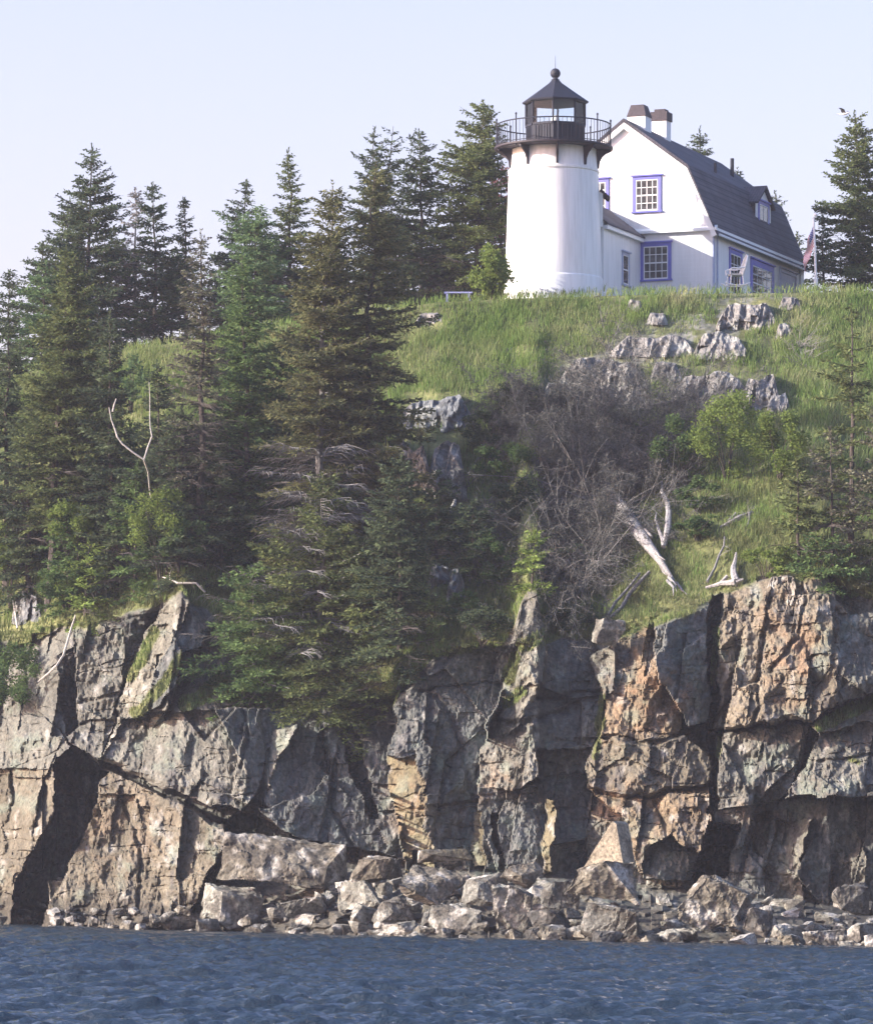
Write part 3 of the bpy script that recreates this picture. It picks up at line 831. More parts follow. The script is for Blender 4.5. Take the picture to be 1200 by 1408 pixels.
S((300, 610), (306, 800), 60, 'dark', 'dark undergrowth spruce on the slope above the pale arched branch')
S((188, 640), (186, 820), 52, 'green', 'bushy green young spruce below the birch')
S((90, 690), (96, 838), 46, 'green', 'small green spruce beside the bare trunk at left')
S((122, 740), (116, 852), 50, 'bright', 'bright green sapling spruce on the left cliff brow')
S((735, 732), (731, 808), 36, 'bright', 'bright green sapling spruce just above the pointed rock spire')
S((598, 822), (596, 884), 48, 'olive', 'small olive spruce clump on the shaded brow in the middle')
S((650, 690), (652, 800), 52, 'dark', 'dark young spruce in the shaded gully')
S((600, 650), (600, 770), 54, 'dark', 'dark young spruce below the brown crag')
S((1172, 424), (1172, 765), 80, 'olive', 'tall thin spruce with sparse flat boughs on the right slope', gap=.5, shape=.7, wh=.62, nb=6, cb=.05)
S((1096, 634), (1099, 785), 52, 'olive', 'sparse spruce with pale bare stem left of the tall thin one', gap=.4, wh=.42, cb=.2)
S((1142, 590), (1146, 795), 66, 'mix', 'dry scraggly spruce between the bare stemmed and the tall thin spruces', gap=.5, wh=.6, nb=6, dead=(.1, .6, .6))
S((1206, 560), (1204, 800), 70, 'mix', 'scraggly grey green spruce on the right edge of the slope', gap=.45, wh=.6, nb=6)
S((1128, 745), (1130, 800), 60, 'green', 'low creeping spruce on the brow of the right hand cliff', shape=.5)


# the close woodland on the left slope
for (tx, ty, bx, by, r, pl, lb) in (
    (40, 560, 38, 822, 62, 'dark', 'low dark spruce in the thicket just right of the left picture edge'),
    (118, 470, 120, 700, 60, 'olive', 'olive spruce crowding the right side of the large far left spruce'),
    (180, 585, 178, 720, 56, 'green', 'green spruce right under the V shaped birch stems'),
    (250, 560, 250, 760, 60, 'dark', 'dark spruce filling the gap left of the dry greyish spruce'),
    (310, 500, 312, 700, 62, 'dark', 'dark spruce in the shade between the dry greyish and the mid green spruce'),
    (372, 560, 372, 740, 64, 'olive', 'olive spruce behind the grey dead boughs'),
    (160, 690, 162, 815, 56, 'dark', 'dark bushy spruce directly above the tall cliff slab'),
    (245, 690, 246, 800, 56, 'dark', 'dark bushy spruce behind the pale arched branch'),
    (350, 690, 352, 830, 62, 'green', 'green spruce over the tangle of whitish boughs'),
    (60, 640, 62, 780, 58, 'dark', 'dark thicket spruce behind the bare trunk at left'),
    (470, 470, 470, 700, 66, 'dark', 'dark spruce behind the trunks of the two brownish spruces'),
    (420, 520, 420, 730, 66, 'mix', 'dry mixed spruce behind the tallest brownish one'),
    (100, 560, 100, 760, 60, 'mix', 'dry greyish thicket spruce under the large far left spruce'),
    (530, 560, 530, 780, 56, 'brown', 'brownish spruce in the shade below the drooping right hand boughs')):
    S((tx, ty), (bx, by), r, pl, lb, shape=.6, gap=.08)
for (tx, ty, bx, r, pl, Y, lb) in (
    (92, 285, 92, 60, 'dark', 213, 'dark spruce merging with the left flank of the tallest left hand spruce'),
    (160, 330, 160, 60, 'dark', 215, 'dark spruce filling in beneath the thin half bare grey one'),
    (236, 345, 236, 56, 'dark', 215, 'dark spruce low between the pointed and the knobby skyline spruces'),
    (302, 350, 302, 50, 'dark', 214, 'dark low skyline spruce between the dry greyish and the pale green one'),
    (440, 330, 440, 70, 'dark', 213, 'dark spruce behind the upper trunks of the brownish spruces'),
    (545, 300, 545, 70, 'dark', 214, 'dark spruce low between the twin tipped and the broad dark spruce'),
    (612, 330, 612, 64, 'dark', 215, 'dark spruce low between the broad dark spruce and the big layered one'),
    (376, 330, 376, 60, 'green', 212, 'green spruce merging with the right side of the pale green round topped one')):
    S((tx, ty), (bx, 440), r, pl, lb, Y=Y, shape=.55, gap=.06)

# leafy shrubs and broadleaf trees
def leafy(name, label, cat, px, py, rx, ry, pal, base=None, seed=1, n=None, size=.10, lumps=14, Y=None, cone=False, group=None, lift=.6):
    g = np.random.default_rng(seed)
    b = on_ground(*(base or (px, py + ry))) if Y is None else Vector(pt(px, py + ry, Y))
    k = b.y / F
    RX, RZ = rx * k, ry * k; cz = (CH + (YH - py) * k) - b.z; cx = (px - 600) * k - b.x
    RY = RX * .8
    ctr = []
    while len(ctr) < lumps:
        q = g.uniform(-1, 1, 3)
        if np.linalg.norm(q) > 1: continue
        if cone and abs(q[0]) > (1 - (q[2] + 1) / 2) * .95 + .1: continue
        ctr.append(q)
    ctr = np.array(ctr); rr = g.uniform(.15, .36, lumps)
    n = n or int(700 * (RX + RZ) ** 1.6 + 500)
    w = rr ** 2; ids = g.choice(lumps, n, p=w / w.sum())
    q = g.normal(size=(n, 3)); q /= np.linalg.norm(q, axis=1)[:, None]; q *= (g.random(n) ** .5)[:, None]
    P = ctr[ids] * .92 + q * rr[ids][:, None]
    P = P * np.array([RX, RY, RZ]) + np.array([cx, 0, cz])
    P[:, 1] -= lift * RY
    d = g.normal(size=(n, 3)); d[:, 2] = np.abs(d[:, 2]) * .6; d /= np.linalg.norm(d, axis=1)[:, None]
    V = needle_quads(P, d, g.uniform(.8, 1.5, n) * size, g.uniform(.28, .5, n) * size, g, 3.1).reshape(-1, 3)
    c0, c1 = np.array(PAL[pal][0]), np.array(PAL[pal][1]); t = np.clip(g.random(n) * .7 + (g.random(lumps)[ids]) * .3, 0, 1)[:, None]
    c = (c0 * (1 - t) + c1 * t) * 1.8
    i = np.arange(n)[:, None] * 4
    e = empty(name, b); tag(e, label, cat, group)
    link('foliage' if cat == 'shrub' else 'crown', mesh_np('leaves', V, [i + np.array([0, 1, 2, 3])], np.repeat(c, 4, 0)), M['leaf'], e)
    wb = MB()
    for j in range(min(lumps, 9)):
        t_ = ctr[j] * .8 * np.array([RX, RY, RZ]) + np.array([cx, -lift * RY, cz])
        m_ = t_ * np.array([.4, .4, .55]) + g.normal(size=3) * .05
        wb.tube([(0, 0, -.2), m_, t_], [.035, .02, .008], 5)
    link('stem', wb.mesh('stem'), M['bark'], e)
    return e


leafy('young_tree', 'young bright green conical tree at the foot of the white tower', 'tree', 677, 372, 37, 38, 'bright', Y=197.2, base=(677, 408), seed=3, n=4200, size=.13, lumps=34, cone=True)
leafy('shrub', 'tall yellow green leafy shrub below the big pale rock on the right slope', 'shrub', 1008, 602, 62, 58, 'bright', base=(1000, 660), seed=4, lumps=24)
leafy('shrub', 'round leafy green shrub between the tall yellow green shrub and the sparse spruces', 'shrub', 1072, 612, 42, 54, 'bright', base=(1072, 662), seed=5, lumps=16)
leafy('shrub', 'dark leafy shrub left of the tall yellow green one', 'shrub', 936, 620, 44, 48, 'green', base=(938, 662), seed=6)
leafy('shrub', 'bright leafy bush clinging to the cliff at the left edge', 'shrub', 28, 928, 52, 52, 'green', base=(30, 962), seed=7, lumps=20)
leafy('shrub', 'bright green leafy shrub in the middle of the left woodland', 'shrub', 212, 700, 48, 44, 'bright', base=(214, 752), seed=8, lumps=16)
leafy('shrub', 'leafy shrub growing round the bare trunk at left', 'shrub', 30, 706, 46, 48, 'green', base=(30, 764), seed=9)
leafy('shrub', 'pale leaved bush beside the upper stems of the bare birch', 'shrub', 178, 520, 32, 42, 'pale', base=(180, 566), seed=10, n=900, size=.13)
leafy('shrub', 'low green scrub on the left cliff brow above the tall slab', 'shrub', 95, 806, 42, 30, 'green', base=(92, 836), seed=12)
leafy('shrub', 'small shaded shrub in the gully beside the dark rounded rock', 'shrub', 676, 770, 36, 30, 'green', base=(676, 800), seed=13)
leafy('shrub', 'scrubby green clump right of the driftwood stump on the cliff brow', 'shrub', 1052, 772, 40, 26, 'bright', base=(1052, 796), seed=14)
leafy('shrub', 'leafy sapling under the greyish dry spruce', 'shrub', 250, 742, 36, 34, 'green', base=(250, 780), seed=15)
leafy('shrub', 'yellow green leafy shrub right of the bare trunk at left', 'shrub', 104, 716, 36, 36, 'bright', base=(104, 828), seed=31, lumps=18)
leafy('shrub', 'yellow green broad shrub in front of the dry greyish spruce', 'shrub', 222, 716, 52, 48, 'bright', base=(222, 830), seed=33, lumps=24)
leafy('shrub', 'small bright shrub at the left edge above the squared block', 'shrub', 14, 756, 30, 34, 'bright', base=(14, 840), seed=34, lumps=14)
leafy('shrub', 'dark shaded bush against the right flank of the dark shaded spruce', 'shrub', 662, 860, 40, 26, 'dark', base=(662, 884), seed=21, lumps=18)
leafy('shrub', 'dark green bush in the gully under the dead spruce twigs at left', 'shrub', 706, 690, 44, 34, 'dark', base=(706, 726), seed=22, lumps=18)
leafy('shrub', 'wide dark bush on the shaded slope above the bright sapling', 'shrub', 690, 636, 44, 28, 'green', base=(690, 664), seed=23, lumps=18)
leafy('shrub', 'dark bush on the brow right of the pointed rock spire', 'shrub', 786, 846, 36, 22, 'dark', base=(786, 866), seed=24, lumps=16)
leafy('shrub', 'dark bush hugging the ground below the bleached fallen trunk', 'shrub', 800, 776, 46, 26, 'dark', base=(800, 800), seed=25, lumps=16)
leafy('shrub', 'green bush on the shaded slope beside the small olive spruce clump', 'shrub', 640, 836, 32, 24, 'green', base=(640, 858), seed=26, lumps=16)
leafy('shrub', 'low dark bush between the brown crag and the dead spruce', 'shrub', 668, 590, 34, 24, 'dark', base=(668, 612), seed=27, lumps=14)
leafy('shrub', 'low green bush at the foot of the dead branch heap', 'shrub', 960, 724, 34, 18, 'green', base=(960, 742), seed=28, lumps=14)
leafy('shrub', 'green bush between the upright bleached splinter and the leafy shrubs', 'shrub', 960, 680, 34, 24, 'green', base=(960, 704), seed=29, lumps=14)
leafy('shrub', 'dark low shrub at the upper edge of the dead fallen spruce', 'shrub', 718, 548, 34, 26, 'dark', base=(718, 576), seed=16)


# ------------------------------------------------------------------ dead wood
def P3(px, py, fwd=0.4):
    y = float(depth(np.array([float(px)]), np.array([float(py)]))[0]) - fwd
    return np.array(pt(px, py, y))


def branch_tree(wb, g, p, d, L, r, lvl, spread=.9, nsub=6, sag=-.1):
    """a crooked dead bough with side twigs"""
    n_ = 4 if lvl else 5
    pts = [np.array(p, float)]; dd = np.array(d, float)
    for i in range(n_):
        dd = dd + g.normal(size=3) * .16 + np.array([0, 0, sag]); dd /= np.linalg.norm(dd)
        pts.append(pts[-1] + dd * L / n_)
    wb.tube(pts, [max(r * (1 - .85 * i / n_), .0045) for i in range(n_ + 1)], 4 if lvl > 1 else 3)
    if lvl == 0: return
    for k in range(nsub):
        f = g.uniform(.15, 1.0) * n_; i = min(int(f), n_ - 1); q = pts[i] + (pts[i + 1] - pts[i]) * (f - i)
        nd_ = dd + g.normal(size=3) * spread; nd_ /= np.linalg.norm(nd_)
        branch_tree(wb, g, q, nd_, L * g.uniform(.35, .6), max(r * .5, .006), lvl - 1, spread, nsub, sag)


def fallen_tree():
    g = np.random.default_rng(31)
    e = empty('fallen_tree', on_ground(900, 770)); o = np.array(e.location)
    tag(e, 'fallen dead grey spruce with a bleached splintered trunk and a mass of bare twigs', 'fallen tree')
    path = [(926, 798, .5), (905, 768, .9), (880, 735, 1.2), (858, 702, 1.3), (835, 670, 1.4)]
    tp = [P3(*q) for q in path]
    up = [P3(x, y, f) for x, y, f in ((835, 670, 1.4), (826, 638, 1.6), (804, 608, 1.6), (768, 578, 1.3), (722, 552, 1.0))]
    wb = MB()
    wb.tube([q - o for q in tp], [.06, .16, .26, .27, .22], 9)
    # splintered slivers along the trunk
    for k in range(16):
        i = g.integers(0, 4); a = tp[i] + g.normal(size=3) * .13; dv = (tp[max(i - 1, 0)] - tp[i + 1]); dv /= np.linalg.norm(dv)
        wb.tube([a - o, a + dv * .7 + g.normal(size=3) * .06 - o, a + dv * 1.3 + g.normal(size=3) * .12 - o], [.07, .05, .012], 4)
    link('trunk', wb.mesh('trunk', True), M['bleached'], e)
    b2 = MB(); b2.tube([q - o for q in up], [.13, .09, .06, .04, .02], 7); link('top_stem', b2.mesh('top_stem'), M['deadwood'], e)
    tw = MB()
    for k in range(230):
        f = g.uniform(0, 1) ** .8
        if f < .22: q = tp[2] + (tp[4] - tp[2]) * g.random()
        else: q = np.array([np.interp((f - .22) / .78 * 4, range(5), [u[j] for u in up]) for j in range(3)])
        a = g.uniform(0, 6.28)
        d = np.array([1.15 * math.cos(a), -abs(g.normal()) * .35 - .05, math.sin(a) * .6 - .25])
        d += np.array([-.05, 0, -.05])
        branch_tree(tw, g, q - o, d / np.linalg.norm(d), g.uniform(1.6, 3.9) * (1 - .4 * f), .024, 2, .75, 6, -.05)
    for (x, y), (x2, y2) in (((828, 640), (955, 575)), ((826, 630), (925, 545)), ((835, 660), (975, 622)), ((822, 625), (880, 530)), ((840, 675), (950, 690)), ((830, 650), (975, 548)), ((835, 655), (968, 606)), ((838, 668), (935, 632)), ((815, 640), (900, 570)), ((840, 690), (800, 800)), ((850, 700), (760, 780)), ((846, 700), (690, 760)), ((838, 690), (655, 700)), ((836, 680), (700, 650)), ((850, 720), (720, 820)), ((840, 700), (640, 640)), ((838, 672), (880, 560)), ((860, 720), (800, 830)), ((830, 660), (930, 590)), ((845, 690), (985, 640)), ((838, 668), (985, 585)), ((850, 700), (945, 660)), ((835, 675), (665, 740)), ((840, 690), (745, 810)), ((820, 650), (690, 600)), ((845, 705), (700, 790))):
        a = P3(x, y, 1.3); b = P3(x2, y2, .7); d = b - a; L = np.linalg.norm(d)
        branch_tree(tw, g, a - o, d / L, L, .04, 2, .6, 13, -.02)
    link('dead_branches', tw.mesh('dead_branches'), M['deadtwig'], e)
    # dry grey needle wisps and lichen along the twigs
    V = np.array(tw.V); n_ = 260000; ii = g.integers(0, len(V), n_); Pn = V[ii] + g.normal(size=(n_, 3)) * .05
    d = g.normal(size=(n_, 3)); d[:, 2] -= .8; d /= np.linalg.norm(d, axis=1)[:, None]
    Q = needle_quads(Pn, d, g.uniform(.10, .30, n_), g.uniform(.008, .019, n_), g, 3).reshape(-1, 3)
    i4 = np.arange(n_)[:, None] * 4; cc = np.array((.125, .126, .114)) * g.uniform(.6, 1.3, (n_, 1))
    link('dry_twigs', mesh_np('dry_twigs', Q, [i4 + np.array([0, 1, 2, 3])], np.repeat(cc, 4, 0)), M['needle'], e)


fallen_tree()


def wood_thing(name, label, cat, lines, mat, seed=0, twigs=0, tl=.6, sub=4):
    """lines: list of (pixel polyline with forward offset, radii)"""
    g = np.random.default_rng(seed)
    first = lines[0][0][-1]
    e_loc = np.array(on_ground(first[0], first[1]))
    wb = MB(); allp = []
    for pl, rr in lines:
        ps = [P3(*q) - e_loc for q in pl]
        # resample with a little crookedness
        pts = [ps[0]]
        for a, b in zip(ps, ps[1:]):
            L = np.linalg.norm(b - a)
            pts.append((a + b) / 2 + g.normal(size=3) * .04 * L * np.array([1, .6, 1])); pts.append(b)
        rs = np.interp(np.linspace(0, 1, len(pts)), np.linspace(0, 1, len(rr)), rr)
        wb.tube(pts, list(rs), 7); allp += pts
    for k in range(twigs):
        q = allp[g.integers(0, len(allp))]; d = g.normal(size=3); d[1] = -abs(d[1]); d /= np.linalg.norm(d)
        branch_tree(wb, g, q, d, tl * g.uniform(.5, 1.2), .014, 1, .8, sub, -.03)
    o = link(name, wb.mesh(name), M[mat]); o.location = e_loc
    tag(o, label, cat)
    return o


wood_thing('snag', 'upright bleached splinter of wood standing right of the fallen trunk', 'dead wood', [([(910, 662, 1.0), (917, 690, .9), (918, 725, .7), (912, 752, .4)], [.03, .11, .14, .10]), ([(902, 705, .7), (906, 730, .6), (912, 752, .4)], [.03, .07, .08])], 'bleached', 41)
wood_thing('log', 'pair of thin grey logs leaning on the pale perched boulder', 'log', [([(893, 786, .5), (866, 815, .6), (838, 850, .5)], [.07, .08, .07]), ([(880, 788, .5), (858, 815, .6), (836, 846, .5)], [.05, .06, .06])], 'deadwood', 42)
wood_thing('driftwood_stump', 'bleached forked driftwood stump on the brow of the right hand cliff', 'dead wood', [([(1012, 760, .6), (1008, 782, .6), (1012, 800, .4)], [.04, .12, .16]), ([(1012, 800, .4), (992, 802, .5), (970, 808, .5)], [.15, .10, .05]), ([(1000, 792, .6), (985, 806, .5)], [.08, .05]), ([(1012, 800, .4), (1022, 797, .4)], [.10, .05])], 'bleached', 43, 4, .5)
wood_thing('dead_branch', 'thin grey dead branch standing left of the driftwood stump', 'dead wood', [([(996, 738, .5), (988, 765, .6), (972, 800, .4)], [.03, .05, .06])], 'deadwood', 44, 6, .6)
wood_thing('dead_branch', 'heap of grey broken branches on the grass below the leafy shrubs', 'dead wood', [([(1035, 704, .3), (1015, 712, .5), (990, 725, .3)], [.05, .12, .05]), ([(1030, 705, .4), (1028, 722, .3)], [.05, .04]), ([(1012, 706, .4), (1000, 716, .3)], [.08, .03])], 'deadwood', 45, 14, .7)
wood_thing('dead_shrub', 'dead greyish pink shrub on the grass above the tall thin spruce', 'shrub', [([(1098, 470, .3), (1102, 486, .3), (1108, 504, .1)], [.03, .05, .07])], 'deadwood', 46, 46, 1.3, 6)
_yb = float(depth(np.array([206.]), np.array([815.]))[0]) - 1.6
def _fb(x, y, back=0.0): return (x, y, float(depth(np.array([float(x)]), np.array([float(y)]))[0]) - _yb - back)
wood_thing('bare_birch', 'pale bare birch stem curving up in a V before the dark woodland', 'tree', [([_fb(150, 560), _fb(158, 590), _fb(168, 610), _fb(198, 632)], [.018, .035, .038, .035]), ([_fb(160, 548), _fb(155, 566)], [.025, .04]), ([_fb(205, 525), _fb(206, 575), _fb(209, 600), _fb(198, 632)], [.012, .024, .034, .036]), ([_fb(198, 632), _fb(206, 672, 1.6), _fb(214, 730, 3.2), _fb(218, 792, 3.4)], [.045, .04, .045, .06])], 'birch', 47)
wood_thing('dead_branch', 'long pale branch leaning down the left cliff beside the tall slab', 'dead wood', [([(104, 846, .8), (92, 885, 1.0), (78, 915, 1.0), (52, 938, .8)], [.035, .05, .05, .03])], 'birch', 48)
wood_thing('dead_branch', 'pale arched branch lying on the cliff brow above the grassy rib', 'dead wood', [([(218, 792, .6), (245, 802, .7), (270, 802, .7), (282, 814, .6)], [.02, .045, .05, .04])], 'birch', 49, 3, .4)
wood_thing('dead_branch', 'tangle of whitish broken boughs left of the wide spreading spruce', 'dead wood', [([(322, 796, 2.0), (350, 786, 2.2), (372, 782, 2.4), (398, 796, 2.4)], [.03, .06, .10, .04]), ([(368, 768, 2.4), (378, 788, 2.4)], [.08, .05]), ([(345, 778, 2.3), (358, 784, 2.3)], [.09, .05])], 'bleached', 50, 26, .9)
wood_thing('dead_branch', 'bent grey bough arching out left of the wide spreading spruce', 'dead wood', [([(335, 700, 2.0), (325, 726, 2.0), (345, 722, 2.2), (357, 740, 2.2)], [.02, .045, .04, .02])], 'deadwood', 51, 8, .7)
wood_thing('dead_branch', 'slender pale stem standing on the ledge at the left edge', 'dead wood', [([(18, 812, .5), (20, 838, .6), (24, 864, .4)], [.03, .035, .045])], 'birch', 52)
wood_thing('dead_branch', 'pale broken stub standing in the shaded gully below the brown crag', 'dead wood', [([(627, 682, .6), (624, 694, .5), (619, 704, .3)], [.03, .09, .08])], 'birch', 53)


# ------------------------------------------------------------------ rocks
def rock_mesh(seed, sx, sy, sz, npts=16, cuts=5, rough=.078, pal='grey', wet=None, flat=False, tilt=0.0, chunks=1, barn=0.0):
    """angular broken rock(s): convex hull, subdivided and chipped; size = half extents"""
    g = np.random.default_rng(seed)
    bm = bmesh.new()
    for c in range(chunks):
        oc = np.array([0, 0, 0.]) if chunks == 1 else np.array([(c - (chunks - 1) / 2) / chunks * 1.7 * sx, g.uniform(-.25, .25) * sy, g.uniform(-.25, .2) * sz])
        kx, ky, kz = (sx, sy, sz) if chunks == 1 else (sx / chunks * g.uniform(1.0, 1.6), sy * g.uniform(.7, 1), sz * g.uniform(.6, 1.1))
        pts = np.array([(a, b, c_) for a in (-1, 1) for b in (-1, 1) for c_ in (-1, 1)], float) * g.uniform(.40, 1.0, (8, 3))
        pts = np.delete(pts, g.choice(8, int(g.integers(1, 3)), replace=False), 0)
        ex = g.uniform(-1, 1, (max(npts - 6, 3), 3)); ex /= np.max(np.abs(ex), axis=1)[:, None]; pts = np.concatenate([pts, ex * .95])
        ra = g.normal() * .28; pts = np.stack([pts[:, 0] * math.cos(ra) - pts[:, 2] * math.sin(ra), pts[:, 1], pts[:, 0] * math.sin(ra) + pts[:, 2] * math.cos(ra)], -1)
        ra = g.uniform(-.7, .7); pts = np.stack([pts[:, 0] * math.cos(ra) - pts[:, 1] * math.sin(ra), pts[:, 0] * math.sin(ra) + pts[:, 1] * math.cos(ra), pts[:, 2]], -1)
        vs = [bm.verts.new((oc[0] + p[0] * kx, oc[1] + p[1] * ky, oc[2] + p[2] * kz)) for p in pts]
        r = bmesh.ops.convex_hull(bm, input=vs)
        bad = [v for v in vs if not v.link_faces]
        bmesh.ops.delete(bm, geom=bad, context='VERTS')
    bmesh.ops.dissolve_limit(bm, angle_limit=R_(12), verts=bm.verts[:], edges=bm.edges[:])
    bmesh.ops.triangulate(bm, faces=bm.faces[:])
    for it in range(cuts):
        L = (sx + sz) * .34 / 1.7 ** it
        ed = [e for e in bm.edges if e.calc_length() > max(L, .075)]
        if not ed: break
        bmesh.ops.subdivide_edges(bm, edges=ed, cuts=1, use_grid_fill=False)
        bmesh.ops.triangulate(bm, faces=[f for f in bm.faces if len(f.verts) > 3])
    bm.normal_update()
    V = np.array([v.co[:] for v in bm.verts]); Nn = np.array([v.normal[:] for v in bm.verts])
    s = (sx + sz) / 2
    off = seed * 3.17 % 50
    d = fbm3(V + off, 1.3 / s, 2) * rough * 2.2 * s + fbm3(V + off, 4.5 / s, 3) * rough * s
    f3, e3 = facets(V[:, 0] * 3.2 / s + V[:, 1] * 1.5 / s + off, V[:, 2] * 2.6 / s + V[:, 1] * 2 / s, seed, .8)
    d = d + f3 * rough * .35 * s - .9 * rough * s * chips(V[:, 0] * 2.6 / s + V[:, 1] * 1.2 / s + off, V[:, 2] * 2.4 / s + V[:, 1] * 1.8 / s, seed + 1, .6) - .35 * rough * s * chips(V[:, 0] * 7 / s + V[:, 1] * 4 / s + off, V[:, 2] * 6.5 / s + V[:, 1] * 4 / s, seed + 2, .6)
    V2 = V + Nn * d[:, None]
    if tilt:
        c_, s_ = math.cos(tilt), math.sin(tilt); V2 = np.stack([V2[:, 0] * c_ - V2[:, 2] * s_, V2[:, 1], V2[:, 0] * s_ + V2[:, 2] * c_], -1)
    for v, c in zip(bm.verts, V2): v.co = c
    me = bpy.data.meshes.new('rock'); bm.to_mesh(me); bm.free()
    A = np.array(ALB[pal] if isinstance(pal, str) else pal)
    n1 = fbm3(V2 + off, 1.6, 4); n2 = fbm3(V2 + off + 20, 5.0, 3)
    c = np.array((.95, 1.0, .95)) * .82 * A * (1 + 1.1 * n1 + 1.0 * n2)[:, None]
    dk = np.clip((fbm3(V2 + off + 40, 1.7, 4) + .03 + .12 * np.clip(V2[:, 2] / s, -.5, 1)) * 7, 0, 1)[:, None] * .62
    c = c * (1 - dk) + dk * np.array((.062, .054, .045))
    pl = np.clip((fbm3(V2 + off + 9, 2.6, 4) - .08 + barn) * 6, 0, 1) * .8
    c = c * (1 - pl[:, None]) + pl[:, None] * np.array((.36, .345, .31))
    if wet is not None:
        w_ = np.clip((wet + .9 * fbm3(V2 + off + 3, 1.4, 3) - V2[:, 2]) / .12, 0, 1)[:, None] * .85
        c = c * (1 - w_) + w_ * np.array((.04, .034, .028))
    a = me.color_attributes.new('Col', 'FLOAT_COLOR', 'POINT')
    cc = np.ones((len(V2), 4), np.float32); cc[:, :3] = np.clip(c, .012, .7); a.data.foreach_set('color', cc.ravel())
    return me


NR = [0]


def rock(name, label, cat, x0, x1, y0, y1, pal='grey', Yadj=0.0, Y=None, group=None, deep=.8, **kw):
    NR[0] += 1
    cx, cy = (x0 + x1) / 2, (y0 + y1) / 2
    if Y is None:
        Y = float(depth(np.array([cx]), np.array([min(y1, float(waterline(cx)) + 6)]))[0]) + Yadj
    k = Y / F
    kw['wet'] = .30 - float(pt(cx, cy, Y).z)
    me = rock_mesh(500 + NR[0], (x1 - x0) / 2 * k * .92, (x1 - x0) / 2 * k * deep * .9, (y1 - y0) / 2 * k * .90, pal=pal, **kw)
    o = link(name, me, M['boulder']); o.location = pt(cx, cy, Y)
    tag(o, label, cat, group)
    return o


def outcrop(label, x0, x1, y0, y1, pal, group, seed, rib=1.0):
    """ledge of bedrock standing out of the turf: ribbed face, top running back into the slope"""
    g = np.random.default_rng(seed)
    nx, ny = max(12, int((x1 - x0) / 1.5)), max(10, int((y1 - y0) / 1.5))
    u = np.linspace(0, 1, nx)[None]; v = np.linspace(0, 1, ny)[:, None]
    px = x0 + (x1 - x0) * u + 0 * v
    prof = np.clip(np.minimum(u, 1 - u) * 5, 0, 1) ** .7 * (.80 + .42 * fbm(px / 26 + seed, px * 0 + seed, 4))
    prof = np.clip(prof, .04, 1.1)
    bot = y1 + 6 + 3 * fbm(px / 12, px * 0 + seed + 4, 2); top = bot - (y1 - y0 + 8) * prof
    py = bot + (top - bot) * v
    Yb = depth(px, bot); Yt = depth(px, top)
    lean = np.clip(Yt - Yb, .15, None)
    Y = Yb - .30 + lean * (.42 * v ** 1.5)
    f2 = chips(px / 22 + py / 90, py / 34, seed + 1, .7); f3 = chips(px / 8 + py / 40, py / 14, seed + 2, .7)
    Y = Y + rib * (.42 * f2 + .20 * f3 + .5 * np.abs(fbm(px / 9 + .2 * py / 9 + seed, py / 60, 3)) + .25 * fbm(px / 5, py / 7, 3))
    P = PT(px, py, Y)
    rows = [P]
    for t_, dz in ((.35, .05), (.7, .02), (1.0, -.35)):
        q = P[-1].copy(); dy = (lean[-1] * .75 + .5) * t_
        q[:, 1] += dy; q[:, 0] *= q[:, 1] / P[-1][:, 1]; q[:, 2] += dz + .10 * (fbm(px[-1] / 9, px[-1] * 0 + t_ * 9, 2)) + .12 * t_
        rows.append(q[None])
    b0 = P[:1].copy(); b0[..., 1] += .9; b0[..., 2] -= .3
    V = np.concatenate([b0] + rows, 0)
    nr = V.shape[0]
    A = np.array(ALB[pal]); W = V.reshape(-1, 3)
    c = A * (1 + 1.1 * fbm3(W + seed, 1.3, 4) + .9 * fbm3(W + seed + 9, 4.5, 3))[:, None]
    lw = np.clip((fbm3(W + seed + 30, 2.4, 4) - .06) * 6, 0, 1)[:, None] * .55
    c = c * (1 - lw) + lw * np.array((.36, .36, .32))
    dk = np.clip((fbm3(W + seed + 50, 1.8, 4) - .10) * 6, 0, 1)[:, None] * .6
    c = c * (1 - dk) + dk * np.array((.07, .07, .068))
    me = mesh_np('rock_outcrop', W, [grid_faces(nr, nx)[:, ::-1]], np.clip(c, .012, .7))
    o = link('rock_outcrop', me, M['rock'])
    # origin at its foot
    ctr = Vector(W.mean(0)); me.transform(Matrix.Translation(-ctr)); o.location = ctr
    tag(o, label, 'rock', group)


OG = 'rock outcrops on the grassy slope'
for (x0, x1, y0, y1, pal, ch, lb) in OUTS:
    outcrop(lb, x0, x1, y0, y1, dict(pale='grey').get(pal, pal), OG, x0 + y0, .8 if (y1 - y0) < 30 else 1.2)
rock('boulder', 'pale rounded boulder perched on the cliff edge under the leaning logs', 'boulder', 814, 856, 849, 892, 'pale', Yadj=-.3, deep=.9, npts=20, rough=.08)

